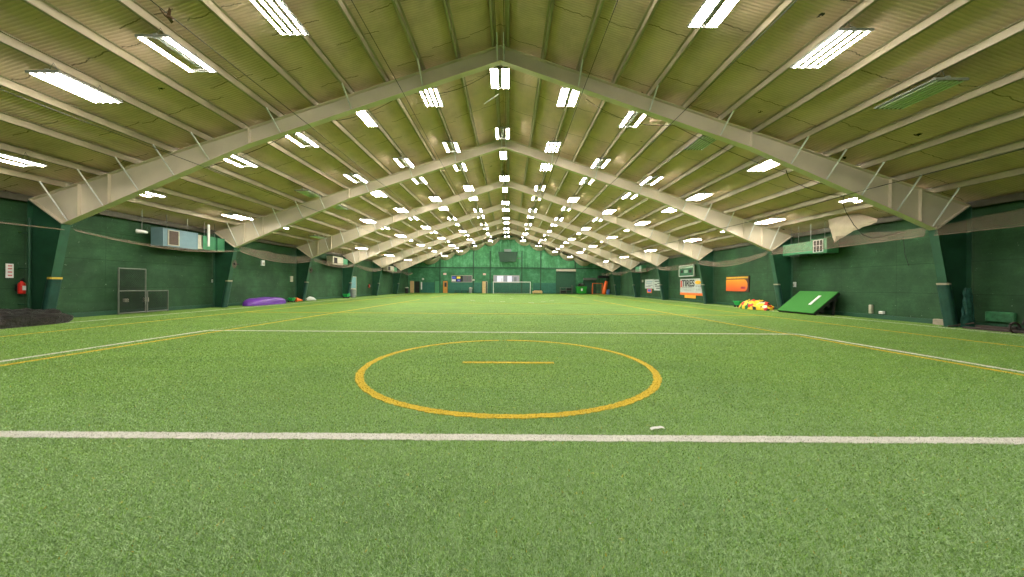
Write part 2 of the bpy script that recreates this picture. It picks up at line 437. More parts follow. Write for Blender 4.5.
me.loops.add(NB * 3); me.loops.foreach_set('vertex_index', np.arange(NB * 3, dtype=np.int32))
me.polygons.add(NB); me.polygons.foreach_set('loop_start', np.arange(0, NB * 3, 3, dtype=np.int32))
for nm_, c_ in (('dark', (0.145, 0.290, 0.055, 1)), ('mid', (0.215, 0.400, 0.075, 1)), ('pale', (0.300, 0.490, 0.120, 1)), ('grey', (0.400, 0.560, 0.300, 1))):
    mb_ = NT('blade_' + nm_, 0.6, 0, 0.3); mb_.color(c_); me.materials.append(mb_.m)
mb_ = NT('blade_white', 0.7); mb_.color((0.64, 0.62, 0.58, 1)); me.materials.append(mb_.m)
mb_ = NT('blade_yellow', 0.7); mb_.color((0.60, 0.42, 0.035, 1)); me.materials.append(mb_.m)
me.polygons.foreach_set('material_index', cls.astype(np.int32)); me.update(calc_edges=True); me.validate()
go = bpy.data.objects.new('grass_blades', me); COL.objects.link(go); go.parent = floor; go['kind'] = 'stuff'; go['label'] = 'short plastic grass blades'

# ceiling : insulation between purlins sags a little
def roofz(x): return RIDGE + 0.235 - abs(x) * SL
b = MB(); b.smooth = False
xs = []
edges = [0.0] + PUR + [WX + 0.05]
for i in range(len(edges) - 1):
    for k in range(4): xs.append((edges[i] + (edges[i+1]-edges[i]) * k / 4, 0.035 * math.sin(math.pi * k / 4)))
xs.append((edges[-1], 0))
full = [(-x, s_) for x, s_ in reversed(xs[1:])] + xs
NY = 71
def cf(u, v):
    x, s_ = full[round(u * (len(full)-1))]
    y = Y0 + (Y1 - Y0) * v
    return (x, y, roofz(x) - s_ * (1 + 0.9 * nz(x*0.4, y*0.35)))
b.grid(cf, len(full)-1, NY)
b.grid(lambda u, v: (lambda p: (p[0], p[1], p[2] + 0.12))(cf(u, v)), len(full)-1, NY)
ceiling = struct(b.build('ceiling', M['roof']))

# side walls
EAVE = roofz(WX)
for sgn, nm in ((-1, 'left'), (1, 'right')):
    b = MB(); x0 = sgn * WX
    def wf(u, v, sgn=sgn):
        y = Y0 + (Y1 - Y0) * u; z = EAVE * v
        return (sgn * (WX + 0.025 * nz(y * 0.5, z * 0.8, sgn)), y, z)
    b.grid(wf, 140, 8)
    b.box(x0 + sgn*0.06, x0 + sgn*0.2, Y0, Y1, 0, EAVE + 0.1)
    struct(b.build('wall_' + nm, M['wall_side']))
    b = MB(); b.box(x0 - sgn*0.075, x0 + sgn*0.03, Y0, Y1, -0.0, 0.16)
    b.box(x0 - sgn*0.05, x0 + sgn*0.03, Y0, Y1, 0.16, 0.19)
    struct(b.build('baseboard_' + nm, M['col']))
    # eave strut
    b = MB(); b.box(sgn*(WX-0.22), sgn*(WX-0.20), Y0, Y1, EAVE-0.26, EAVE-0.02); b.box(sgn*(WX-0.22), sgn*(WX-0.12), Y0, Y1, EAVE-0.26, EAVE-0.245)
    struct(b.build('trim_%d' % (1 if sgn < 0 else 2), simple('eave_steel', (0.09, 0.08, 0.055, 1))))
# near wall behind the camera
b = MB(); b.prism_xz([(-WX, 0), (WX, 0), (WX, EAVE), (0, roofz(0)), (-WX, EAVE)], Y0 - 0.15, Y0)
struct(b.build('wall_near', M['wall_far']))
# far wall, lower smooth part and upper ribbed part
HS = 4.45
b = MB(); b.box(-WX, WX, Y1, Y1 + 0.2, 0, HS)
b.cur = 1
n = 232
def wr(u, v):
    x = -WX + 2*WX*u; i = round(u*n)
    top = roofz(x); z = HS + (top - HS) * v
    return (x, Y1 - 0.02 - (0.05 if i % 4 in (1, 2) else 0.0), max(z, HS))
b.grid(wr, n, 3)
struct(b.build('wall_far', [M['wall_far'], M['wall_rib']]))
b = MB(); b.box(-WX, WX, Y1 - 0.16, Y1 - 0.02, HS - 0.06, HS + 0.12)
for x in (-11.75, -5.9, -2.95, 2.6, 5.9, 11.95): b.box(x - 0.09, x + 0.09, Y1 - 0.14, Y1 - 0.01, 0, HS + 3.0 if abs(x) < 6 else HS + 1.5)
struct(b.build('trim_3', M['col']))

# ------------------------------------------------------------------ purlins
ordw = ['first', 'second', 'third', 'fourth', 'fifth', 'sixth', 'seventh', 'eighth', 'ninth', 'tenth', 'eleventh', 'twelfth', 'thirteenth', 'fourteenth', 'fifteenth']
for sgn, side in ((-1, 'left'), (1, 'right')):
    for k, px in enumerate(PUR):
        b = MB(); x = sgn * px; zt = rtop(x)
        b.box(x - 0.008, x + 0.008, Y0 + .05, Y1 - 0.1, zt + 0.01, zt + 0.21)
        b.box(x - sgn*0.008, x + sgn*0.075, Y0 + .05, Y1 - 0.1, zt + 0.006, zt + 0.02)
        b.box(x - sgn*0.075, x + sgn*0.008, Y0 + .05, Y1 - 0.1, zt + 0.196, zt + 0.21)
        b.box(x + sgn*0.062, x + sgn*0.075, Y0 + .05, Y1 - 0.1, zt + 0.006, zt + 0.045)
        o = b.build('roof_purlin', M['purlin'], loc=(x, 0, zt))
        tag(o, 'pale steel roof purlin running lengthwise, %s one %s of the ridge' % (ordw[k], side), 'purlin', 'roof purlins')

# ------------------------------------------------------------------ rigid frames
def ibeam(mb, top, bot, y, fw=0.26, ft=0.02):
    """tapered I section between two polylines of equal length in x-z"""
    poly = top + list(reversed(bot))
    mb.prism_xz(poly, y - 0.008, y + 0.008)
    for line in (top, bot):
        for (xa, za), (xb, zb) in zip(line[:-1], line[1:]):
            mb.beam((xa, y, za), (xb, y, zb), fw, ft)
KX, KZ = 15.95, 3.58
def rbot(x):
    x = abs(x)
    if x < 9.2: return 9.63 + (6.52 - 9.63) * x / 9.2
    return 6.52 + (KZ - 6.52) * (x - 9.2) / (KX - 9.2)
def make_frame():
    t = thing('rigid_frame', None, 'steel frame', (0, 0, 0), 'steel frames spanning the hall')
    for s in (-1, 1):
        xs_ = [0, 3, 6, 9.2, 11.5, 13.7, KX]
        top = [(s*x, rtop(x)) for x in xs_]; bot = [(s*x, rbot(x)) for x in xs_]
        b = MB(); ibeam(b, top, bot, 0)
        # knee haunch panel up to the outer corner
        b.prism_xz([(s*KX, KZ), (s*KX, rtop(KX)), (s*17.15, rtop(17.15))], -0.008, 0.008)
        b.beam((s*KX, 0, rtop(KX)), (s*17.15, 0, rtop(17.15)), 0.26, 0.02)
        b.beam((s*KX, 0, KZ), (s*17.15, 0, rtop(17.15)), 0.26, 0.03)
        for x in (0.02, 9.2, 14.3, 15.4):
            zt_, zb_ = rtop(x), rbot(x)
            b.beam((s*x, 0, zb_), (s*x, 0, zt_), 0.014 if x != 9.2 else 0.04, 0.22, up=(0, 1, 0))
        b.build('rafter', M['steel'], t)
        b = MB()
        ibeam(b, [(s*17.18, 0.0), (s*17.18, rtop(17.15) - 0.05)], [(s*16.62, 0.0), (s*KX, KZ - 0.03)], 0)
        b.beam((s*KX, 0, KZ - 0.03), (s*17.18, 0, rtop(17.15) - 0.05), 0.26, 0.02)
        b.box(s*16.5, s*17.25, -0.16, 0.16, 0, 0.02)
        b.build('column', M['col'], t)
        for k in (0, 2, 4, 6, 8, 9, 10, 11, 12):
            x = PUR[k] if k else 0.12
            b = MB(); p = Vector((s*x, -0.78, rtop(x) + 0.02)); q = Vector((s*x, -0.02, rbot(x) + 0.02))
            b.beam(p, q, 0.045, 0.006); b.beam(p + Vector((0.02, 0, 0.0)), q + Vector((0.02, 0, 0)), 0.006, 0.045)
            b.build('flange_brace', M['white'], t)
    return t
proto = make_frame()
for i, y in enumerate(FR):
    lb = 'steel gable frame with cream rafters and green columns, %s from the camera' % ordw[i]
    if i == 0: proto.location = (0, y, 0); proto['label'] = lb
    else: dup(proto, (0, y, 0), 0, lb)

# column pads
def make_pad():
    t = thing('column_pad', None, 'pad', (0, 0, 0), 'padding round the columns')
    b = MB(); b.smooth = True
    H = 1.62; nu, nvv = 12, 16
    def pf(u, v):
        # u across the section (U shape opening outward), v height ; local +x = towards the hall centre
        z = 0.02 + (H - 0.02) * v
        lean = 0.67 * z / 3.65          # follows the inner flange
        path = [(-0.13, -0.15), (-0.08, -0.17), (0.0, -0.17), (0.05, -0.14), (0.06, 0.0), (0.05, 0.14), (0.0, 0.17), (-0.08, 0.17), (-0.13, 0.15)]
        f = u * (len(path) - 1); i = min(int(f), len(path) - 2); w_ = f - i
        x = path[i][0] * (1-w_) + path[i+1][0] * w_; y = path[i][1] * (1-w_) + path[i+1][1] * w_
        wr_ = 0.012 * nz(u * 5, z * 9, 2.0)
        return (x + lean + wr_, y * (1 + wr_ * 3), z)
    b.grid(pf, 24, 20)
    b.build('cover', M['pad'], t)
    b = MB()
    def tf(u, v):
        p = pf(u, 0.955 + 0.045 * v); return (p[0] * 1.0 + 0.006, p[1] * 1.03, p[2])
    b.grid(tf, 24, 1)
    b.build('tape_band', M['tape'], t)
    return t
pp = make_pad(); first = True
band2 = [c for c in pp.children if c.name.startswith('tape_band')][0].data.copy(); band2.materials.clear(); band2.materials.append(M['tape_w'])
for i, y in enumerate(FR):
    for s, side in ((-1, 'left'), (1, 'right')):
        lb = 'dark teal vinyl pad on the %s column of the %s frame from the camera' % (side, ordw[i])
        loc = (s * 16.60, y, 0); rz = 0 if s < 0 else math.pi
        if first: pp.location = loc; pp.rotation_euler = (0, 0, rz); pp['label'] = lb; first = False
        else:
            q = dup(pp, loc, rz, lb)
            for ch in q.children:
                if ch.name.startswith('tape_band'): ch.data = band2

# ------------------------------------------------------------------ light fixtures
LL, LW = 1.28, 0.78
def make_fixture(kind):
    t = thing('light_fixture', None, 'ceiling light', (0, 0, 0), None)
    tubes = {'A': [-.30, -.10, .10, .30], 'W': [-.32, -.22, -.12, .12, .22, .32], 'G': [-.325, -.255, .255, .325],
             'C': [-.15, -.05, .05, .15], 'O': [-.30, -.18, -.06, .06, .18, .30]}[kind]
    wd = 0.42 if kind == 'C' else LW
    b = MB(); b.cbox(-wd/2, wd/2, LL/2 - 0.05, LL/2, 0.0, 0.05, 0.01); b.cbox(-wd/2, wd/2, -LL/2, -LL/2 + 0.05, 0.0, 0.05, 0.01)
    b.cbox(-0.05, 0.05, -LL/2 + .05, LL/2 - .05, 0.06, 0.12, 0.01)
    for xe in (-wd/2, wd/2 - .02): b.box(xe, xe + .02, -LL/2, LL/2, 0.0, 0.03)
    for sy in (-1, 1): b.box(-wd/2, wd/2, sy * LL/2 - 0.012, sy * LL/2 + 0.012, -0.02, 0.03)
    b.build('housing', M['housing'], t)
    b = MB()
    edges_ = sorted(tubes); ws = 0.05 if kind == 'G' else 0.055
    for x in edges_:
        for s in (-1, 1):
            b.add([(x + s*0.018, -LL/2 + .02, 0.018), (x + s*0.018, LL/2 - .02, 0.018), (x + s*ws*0.9, LL/2 - .02, -0.012), (x + s*ws*0.9, -LL/2 + .02, -0.012)], [(0, 1, 2, 3)])
    for x in edges_: b.box(x - .02, x + .02, -LL/2 + .02, LL/2 - .02, 0.014, 0.020)
    if kind == 'O': b.box(-wd/2, wd/2, -LL/2, LL/2, 0.02, 0.024)
    b.build('reflector', M['reflector'], t)
    for x in tubes:
        b = MB(); r = 0.020; n_ = 5
        b.tube([(x, -LL/2 + 0.03, -0.022), (x, LL/2 - 0.03, -0.022)], r, n_)
        b.build('tube', M['tube'] if kind != 'O' else M['tube_off'], t)
    for sy in (-0.45, 0.45):
        b = MB(); b.tube([(-0.15, sy, 0.07), (0, sy, 0.34)], 0.006, 4); b.tube([(0.15, sy, 0.07), (0, sy, 0.34)], 0.006, 4)
        b.build('hanger', M['galv'], t)
    return t
protos = {}
used = set()
ROWS = {0: -0.05, 1: 2.68, 2: 5.28, 3: 8.05, 4: 10.65, 5: 14.5, -1: -2.8, -2: -5.38, -3: -8.0, -4: -10.55, -5: -14.4}
YS = [8.4]
for k in range(6): YS += [FR[k] + 1.25, FR[k] + 5.85]
YS = YS[:13]   # 8.4, 13.5, 18.1, 21.1 ...
spec = {  # kinds seen in the photograph; rows -5..5
    0: {0: None, -1: 'A', -2: 'A', -3: 'G', -4: 'A', -5: 'G', 1: 'A', 2: 'W', 3: 'A', 4: 'O', 5: None},
    1: {0: 'W', -1: 'A', -2: 'C', -3: 'G', -4: 'G', -5: 'G', 1: 'W', 2: 'G', 3: 'O', 4: 'A', 5: 'G'},
    2: {0: 'G', -1: 'G', -2: 'G', -3: 'G', -4: 'O', -5: 'G', 1: 'A', 2: 'G', 3: 'G', 4: 'W', 5: 'W'},
    3: {0: 'C', -1: 'G', -2: 'G', -3: 'W', -4: 'O', -5: 'G', 1: 'A', 2: 'G', 3: 'G', 4: 'W', 5: 'G'},
    4: {0: 'A', -1: 'A', -2: 'W', -3: 'W', -4: 'W', -5: 'O', 1: 'G', 2: 'A', 3: 'A', 4: 'W', 5: 'W'},
    5: {0: 'C', -1: 'A', -2: 'W', -3: 'G', -4: 'G', -5: None, 1: 'G', 2: 'G', 3: 'G', 4: 'C', 5: None},
    6: {0: 'A', -1: 'G', -2: 'G', -3: 'W', -4: 'W', -5: 'W', 1: 'G', 2: 'G', 3: 'A', 4: 'A', 5: 'W'},
    7: {0: 'A', -1: 'G', -2: 'C', -3: 'G', -4: 'C', -5: None, 1: 'A', 2: 'A', 3: 'C', 4: 'C', 5: None}}
rl = random.Random(3)
def fix(kind, loc, label, group):
    global protos
    if kind not in protos:
        p = make_fixture(kind); p.location = loc; p['label'] = label; p['group'] = group; protos[kind] = p; return p
    return dup(protos[kind], loc, 0, label, group)
counts = {}
kindw = {'A': 'lit four-tube light', 'W': 'lit six-tube light', 'G': 'lit split-tube light', 'C': 'lit narrow light', 'O': 'unlit tube light'}
for i, y in enumerate(YS):
    for r in range(-5, 6):
        k = spec.get(i, {}).get(r, None) if i in spec else rl.choice('AWGGAC')
        if i > 7 and abs(r) == 5 and i % 2 == 1: k = None
        if i == 12 and abs(r) == 5: k = None
        if k is None: continue
        x = ROWS[r]
        z = 9.68 if r == 0 else rtop(x) - 0.32
        yy = y + ({-5: 1.3, -1: -.35, -2: -.2, 1: -.35, 2: -.5, 3: -.35}.get(r, 0) if i == 0 else (-.2 if i == 1 else 0))
        c = counts[r] = counts.get(r, 0) + 1
        row = 'under the ridge' if r == 0 else 'in row %s %s of ridge' % (['', 'one', 'two', 'three', 'four', 'five'][abs(r)], 'left' if r < 0 else 'right')
        fix(k, (x, yy, z), '%s %s, %s from the camera' % (kindw[k], row, ordw[c-1]), 'tube lights under the roof')
for y in (3.6, -1.0, -5.6):  # unseen lamp rows added to brighten the near turf and nearest rafter
    for r in (-3, -2, -1, 0, 1, 2, 3):
        x = ROWS[r]
        z = 9.68 if r == 0 else rtop(x) - 0.32
        fix('A', (x, y, z), 'added unseen four-tube light hanging above and behind the camera', 'added fill lights behind the camera')

# ------------------------------------------------------------------ overhead cables
def cable(name, pts, r, mat, label, cat='cable', group=None, n=5):
    b = MB(); b.tube(pts, r, n); o = b.build(name, mat, loc=pts[0]); return tag(o, label, cat, group)
for x, dz, lbx in ((-10.9, .06, 'third left of the ridge'), (-6.95, .07, 'second left of the ridge'), (-3.5, .1, 'nearest left of the ridge'),
                   (3.0, .1, 'nearest right of the ridge'), (6.3, .07, 'second right of the ridge'), (12.9, .03, 'nearest the right wall')):
    pts = []
    ys = [-6.0] + FR + [Y1 - 0.2]
    z = rbot(x) - dz
    for a, c in zip(ys[:-1], ys[1:]): pts += catenary((x, a, z), (x, c, z), 0.05, 5)[:-1]
    pts.append(Vector((x, ys[-1], z)))
    cable('net_cable', pts, 0.011, M['cable'], 'black cable running lengthwise under the rafters, ' + lbx, 'cable', 'lengthwise cables')
yf = FR[0]
for i, (p0, p1, sg, ll_) in enumerate([
        ((313, 121), (406, 92), 0.35, 'black wire swagged below the nearest rafter left of the ridge'),
        ((406, 92), (499, 66), 0.45, 'black wire swagged below the nearest rafter beside the ridge light'),
        ((586, 99), (673, 125), 0.35, 'black wire swagged below the nearest rafter right of the ridge'),
        ((673, 125), (855, 192), 0.25, 'long black wire below the nearest rafter on the right'),
        ((60, 177), (313, 121), 0.9, 'long black wire looping below the nearest rafter on the left')]):
    cable('slack_wire', catenary(at(*p0, yf + 0.5), at(*p1, yf + 0.5), sg), 0.009, M['cable'], ll_, 'wire')
pts = [at(786,170,12.3), at(788,176,12.5)] + [at(*p, 12.9) for p in [(790,180),(807,188),(827,194),(844,196),(843,204),(846,212),(854,225),(863,235),(872,238)]] + [at(905, 232, 13.6)]
cable('slack_wire', pts, 0.012, M['cable'], 'black wire dangling in a loop beside the torn insulation', 'wire')
pts = [at(*p, 14.2) for p in [(903,236),(905,255),(912,275),(925,281),(934,281)]]
cable('wall_wire', pts, 0.009, M['cable'], 'black wire drooping down the right wall by the nearest column', 'wire')
pts = [at(*p, 14.4) for p in [(903,236),(915,255),(928,270),(934,281)]]
cable('wall_wire', pts, 0.009, M['cable'], 'straight black wire slanting down the right wall by the nearest column', 'wire')
cable('dangling_rod', [at(484, 104, 13.0), at(499, 94, 13.0)], 0.015, M['white'], 'white rod dangling under the nearest ridge light', 'rod')
cable('dangling_rod', [at(562, 127, 17), at(571, 125, 17), at(577, 121, 17)], 0.015, M['white'], 'white bent rod dangling right of the ridge', 'rod')
for x in (-0.14, 0.14):
    cable('ridge_cable', [(x, 0, 9.95), (x, Y1 - 0.3, 9.95)], 0.012, M['rope'], 'pale cable running along the ridge, %s of the pair' % ('left' if x < 0 else 'right'), 'cable')

# gathered side nets, hung in swags from frame to frame
def side_net(s, ya, yb, za, zb, sag, h, label):
    b = MB(); b.smooth = True
    def f(u, v):
        y = ya + (yb - ya) * u; base = za + (zb - za) * u - sag * 4 * u * (1 - u)
        hh = h * (0.75 + 0.25 * nz(y * 0.7, 4.0)) * (1 + 0.8 * math.sin(math.pi * u))
        z = base + hh * v
        x = s * (15.80 + 0.10 * v + 0.05 * nz(y * 2.0, v * 3, s))
        return (x, y, z)
    b.grid(f, 30, 5)
    o = b.build('side_net', M['net'], loc=f(0, 0)); tag(o, label, 'net', 'rolled nets along the side walls')
    b = MB(); b.tube([Vector(f(i/24, 0)) for i in range(25)], 0.013, 5); c_ = b.build('bottom_rope', M['rope'], o); return o
ys = [4.6] + FR + [Y1 - 0.5]
for s, side in ((-1, 'left'), (1, 'right')):
    for i in range(len(ys) - 1):
        hh_ = ([.05, .10, .45, .3, .3, .3, .3] if s < 0 else [.45, .40, .3, .3, .3, .3, .3])[i]
        sag = [0.05, 0.30, 0.40, 0.3, 0.4, 0.3, 0.4][i] if s < 0 else [0.03, 0.03, 0.45, 0.4, 0.3, 0.4, 0.3][i]
        side_net(s, ys[i] + 0.15, ys[i+1] - (2.3 if i == 6 else 0.15), 3.36, 3.34, sag, hh_,
                 'brown gathered net swagged along the %s wall, %s bay from the camera' % (side, ordw[i]))

# ------------------------------------------------------------------ insulation drapes at the far end
for k in range(-6, 7):
    xa, xb = k * 2.6 - 1.3, k * 2.6 + 1.3
    if abs(k * 2.6) > 14.5: continue
    b = MB(); b.smooth = True
    def df(u, v, xa=xa, xb=xb, k=k):
        x = xa + (xb - xa) * u
        y = 56.95 + (Y1 - 0.2 - 56.95) * v
        sagv = (0.25 + 0.75 * v) * (0.85 + 0.3 * nz(k * 1.7, 5))
        z = roofz(x) - 0.24 - (0.75 * math.sin(math.pi * u) ** 0.8 * sagv if abs(k) > 0 else 0.45 * math.sin(math.pi*u)) - 0.25 * v
        return (x, y, z)
    b.grid(df, 12, 10)
    pos = 'under the ridge' if k == 0 else '%s %s of the ridge' % (ordw[abs(k)-1], 'left' if k < 0 else 'right')
    o = b.build('insulation_drape', M['drape'], loc=df(0, 0)); tag(o, 'sagging cream insulation at the far end wall, ' + pos, 'insulation', 'sagging insulation by the far wall')

# torn hanging insulation on the right
b = MB(); b.smooth = True
A, B_, C_, D_ = at(828, 220, 16.2), at(877, 219, 14.7), at(834, 243, 15.9), at(853, 231, 15.2)
E_ = at(855, 212, 15.6)
def tf(u, v):
    top = A.lerp(E_, min(1, u*2)) if u < 0.5 else E_.lerp(B_, (u - 0.5) * 2)
    bot = C_.lerp(D_, min(1, u*2)) if u < 0.5 else D_.lerp(B_ + Vector((0, 0, -0.14)), (u - 0.5) * 2)
    p = top.lerp(bot, v); p += Vector((-0.22 * math.sin(math.pi * v) * math.sin(math.pi*u), 0.06 * nz(u*6, v*5), 0.03 * nz(u*9, v*4, 1)))
    return tuple(p)
b.grid(tf, 24, 12)
b.grid(lambda u, v: tuple(Vector(tf(u, v)) + Vector((0.03, 0.02, 0.01))), 24, 12)
tag(b.build('torn_insulation', M['drape'], loc=tuple(A)), 'torn flap of cream insulation hanging beside the green duct on the right', 'insulation')

# ------------------------------------------------------------------ wall heating units and ducts
def hvac(s, ya, yb, zb, zt, label, style):
    """s side; near end ya, far end yb"""
    xf, xb = s * 16.42, s * 17.0
    t = thing('duct_heater', label, 'air duct', (s * 16.7, ya, zb))
    L = yb - ya
    cuts = {'left': [(0, .49, 'bluegrey'), (.50, .58, 'cream'), (.58, .80, 'hgreen'), (.85, .97, 'hgreen')], 'right': [(0, .30, 'hgreen'), (.32, .98, 'hgreen')],
            'small': [(0, .62, 'cream'), (.63, .95, 'hgreen')]}[style]
    for j, (a, c, mm) in enumerate(cuts):
        b = MB(); z1 = zt - (0.0 if j == 0 else 0.07); z0 = zb + (0 if j == 0 else 0.06)
        b.box(xf + s*(0 if j == 0 else 0.04), xb, ya + L*a, ya + L*c, z0, z1)
        for e in (a, c): b.box(xf - s*0.012 + s*(0 if j == 0 else 0.04), xb, ya + L*e - 0.025, ya + L*e + 0.025, z0 - 0.012, z1 + 0.012)
        ob = b.build('duct_section' if j else 'cabinet', M[mm], t); lab(ob, {'bluegrey': 'blue-grey metal cabinet', 'cream': 'cream section', 'hgreen': 'green painted section'}[mm])
    # louvre on the hall face
    b = MB(); y0_ = ya + L * 0.07; y1_ = ya + L * (0.20 if style == 'left' else 0.26)
    if style == 'small': b.box(xf - s*0.02, xf, y0_, y1_, zb + .12, zt - .12)
    b.box(xf - s*0.012, xf + s*0.01, y0_, y1_, zb + 0.1, zt - 0.1)
    for q in range(9):
        zz = zb + 0.13 + (zt - zb - 0.26) * q / 8
        b.beam((xf - s*0.02, y0_ + .02, zz), (xf - s*0.02, y1_ - .02, zz), 0.03, 0.008)
    b.build('louvre', M['louvre'] if style == 'left' else M['cable'], t)
    if style == 'left':
        b = MB()
        b.box(xf - s*0.03, xf, y0_ - .05, y0_, zb + .06, zt - .06); b.box(xf - s*0.03, xf, y1_, y1_ + .05, zb + .06, zt - .06)
        b.box(xf - s*0.03, xf, y0_, y1_, zb + .06, zb + .1); b.box(xf - s*0.03, xf, y0_, y1_, zt - .1, zt - .06); b.build('louvre_frame', M['cream'], t)
    if style == 'right':
        b = MB()
        for q in range(4): b.box(xf - s*.03, xf, y0_ + (y1_-y0_)*q/3 - .015, y0_ + (y1_-y0_)*q/3 + .015, zb + .05, zt - .05)
        for zz in (zb + .05, (zb+zt)/2, zt - .08): b.box(xf - s*.03, xf, y0_, y1_, zz, zz + .03)
        b.build('guard', M['white'], t)
    for e in (0.06, 0.35, 0.62, 0.8):
        b = MB(); yy = ya + L * e; b.tube([(xf + s*.06, yy, zb - .03), (xf + s*.06, yy, rtop(16.4) + 0.1)], 0.012, 5)
        b.box(xf + s*.02, xb, yy - .02, yy + .02, zb - .04, zb - .015); b.build('hanger', M['galv'], t)
    if style == 'left':
        b = MB(); b.box(xf - s*.03, xf + s*.03, ya + L*.66, ya + L*.69, zb + .25, rtop(16.4)); b.build('hanger', M['white'], t)
    return t
hvac(-1, 16.15, 19.75, 3.24, 4.12, 'blue-grey and green duct heater hung on the left wall by the second frame', 'left')
hvac(1, 16.85, 19.6, 3.20, 3.95, 'green duct heater with white guard hung on the right wall', 'right')
hvac(-1, 31.7, 34.8, 3.35, 4.10, 'small cream and green duct heater far along the left wall', 'small')
hvac(-1, 46.0, 50.0, 3.3, 4.05, 'farthest pale duct heater on the left wall', 'small')
hvac(1, 40.4, 42.4, 3.2, 3.95, 'small green duct heater far along the right wall', 'right')

# ------------------------------------------------------------------ left side objects
def blob(name, c, size, mat, label, cat, seed=0, wr_=0.12, n=28, rot=0.0, flat=0.0, group=None, freq=2.4, ex=(0.55, 0.8)):
    """wrinkled sagging bag / tarp lying on the ground, c = centre on the floor"""
    b = MB(); b.smooth = True; nu, nv = n * 2, n
    sx, sy, sz = size
    def f(u, v):
        th = 2 * math.pi * u; ph = math.pi / 2 * v          # upper half only, closed by a skirt
        r = math.cos(ph) ** ex[0] if v < 1 else 0.0
        x = math.cos(th); y = math.sin(th)
        sq = (abs(x)**2.6 + abs(y)**2.6) ** (-1/2.6)
        x *= sq * r; y *= sq * r; z = math.sin(ph) ** ex[1]
        k = nz(x*freq + seed, y*freq*1.7, z*2 + seed) + 0.5 * nz(x*freq*3 + seed, y*freq*4, z*4)
        z = max(0.0, z * (1 - flat * abs(y)) * (1 + wr_ * 1.6 * k)); q = 1 + wr_ * 0.5 * k
        X, Y, Z = x * sx/2 * q, y * sy/2 * q, z * sz
        cr, sr = math.cos(rot), math.sin(rot)
        return (c[0] + X*cr - Y*sr, c[1] + X*sr + Y*cr, c[2] + Z)
    b.grid(f, nu, nv)
    o = b.build(name, mat, loc=c); return tag(o, label, cat, group)
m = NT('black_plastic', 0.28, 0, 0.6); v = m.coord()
m.color(m.ramp(m.noise(m.coord((1.5, 1, 2)), 3.0, 6, 0.7), [(0.45, (0.006, 0.005, 0.005, 1)), (0.56, (0.022, 0.016, 0.015, 1)), (0.66, (0.11, 0.085, 0.08, 1))]))  # palest strands are crinkle highlights painted into the colour
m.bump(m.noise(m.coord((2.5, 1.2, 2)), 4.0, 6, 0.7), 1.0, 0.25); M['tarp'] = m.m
m = NT('inflatable', 0.4, 0, 0.4)
vo = m.node('ShaderNodeTexVoronoi'); vo.inputs['Scale'].default_value = 4.5; m.link(m.coord(), vo.inputs['Vector'])
sepc = m.node('ShaderNodeSeparateColor'); m.link(vo.outputs['Color'], sepc.inputs[0])
rmp = m.node('ShaderNodeValToRGB'); rmp.color_ramp.interpolation = 'CONSTANT'
e = rmp.color_ramp.elements; e[0].position = 0; e[0].color = (0.75, 0.55, 0.02, 1); e[1].position = 0.42; e[1].color = (0.65, 0.03, 0.02, 1)
for p_, c_ in ((0.66, (0.02, 0.16, 0.05, 1)), (0.74, (0.7, 0.65, 0.5, 1)), (0.82, (0.75, 0.5, 0.02, 1)), (0.94, (0.02, 0.02, 0.02, 1))):
    x_ = e.new(p_); x_.color = c_
m.link(sepc.outputs[0], rmp.inputs[0]); m.color(rmp.outputs['Color']); M['inflatable'] = m.m

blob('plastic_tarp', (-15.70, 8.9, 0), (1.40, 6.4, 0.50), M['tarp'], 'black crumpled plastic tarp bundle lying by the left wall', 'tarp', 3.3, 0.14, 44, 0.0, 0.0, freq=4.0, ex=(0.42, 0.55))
blob('inflatable_bag', (-16.35, 22.9, 0), (0.95, 3.7, 0.50), M['purple'], 'purple vinyl cushion lying on the turf by the left wall', 'cushion', 1.0, 0.07, 30, 0.0, 0.1, freq=1.2, ex=(0.5, 0.7))
blob('bounce_castle', (16.2, 21.4, 0), (1.0, 2.5, 0.60), M['inflatable'], 'deflated yellow and red inflatable heaped by the right wall', 'inflatable', 6.0, 0.16, 34, 0.0, 0.3, freq=2.2)

# fire extinguishers
def extinguisher(y, label, x=-17.22, z=1.0):
    t = thing('fire_extinguisher', label, 'fire extinguisher', (x, y, z))
    b = MB(); b.smooth = True; b.lathe([(0.02, z), (0.085, z + .01), (0.09, z + .05), (0.09, z + .34), (0.075, z + .40), (0.03, z + .44), (0.028, z + .47)], (x, y), 18); b.build('cylinder', M['red'], t)
    b = MB(); b.box(x - .02, x + .02, y - .03, y + .03, z + .47, z + .52); b.beam((x, y - .02, z + .53), (x + .12, y - .02, z + .57), .02, .012); b.beam((x, y, z + .5), (x + .11, y, z + .5), .02, .01); b.build('handle', M['dark'], t)
    b = MB(); b.tube([(x + .02, y + .03, z + .5), (x + .07, y + .1, z + .42), (x + .1, y + .1, z + .2), (x + .09, y + .06, z + .08)], 0.012, 6); b.build('hose', M['dark'], t)
    b = MB(); b.box(x + .088, x + .094, y - .045, y + .045, z + .14, z + .3); b.build('sticker', M['white'], t)
    b = MB(); b.box(x - .19, x - .09, y - .04, y + .04, z + .1, z + .35); b.build('bracket', M['dark'], t)
extinguisher(12.0, 'red fire extinguisher on the left wall near the black tarp', -17.2)
extinguisher(41.9, 'small red fire extinguisher far along the left wall')
t = thing('wall_notice', 'small pink and white notice above the fire extinguisher', 'sign', (-17.35, 11.8, 1.6))
b = MB(); b.box(-17.36, -17.33, 11.71, 11.89, 1.58, 2.08); b.build('board', M['white'], t)
b = MB()
for z_ in (1.64, 1.76, 1.88, 1.98): b.box(-17.328, -17.32, 11.75, 11.85, z_, z_ + .05)
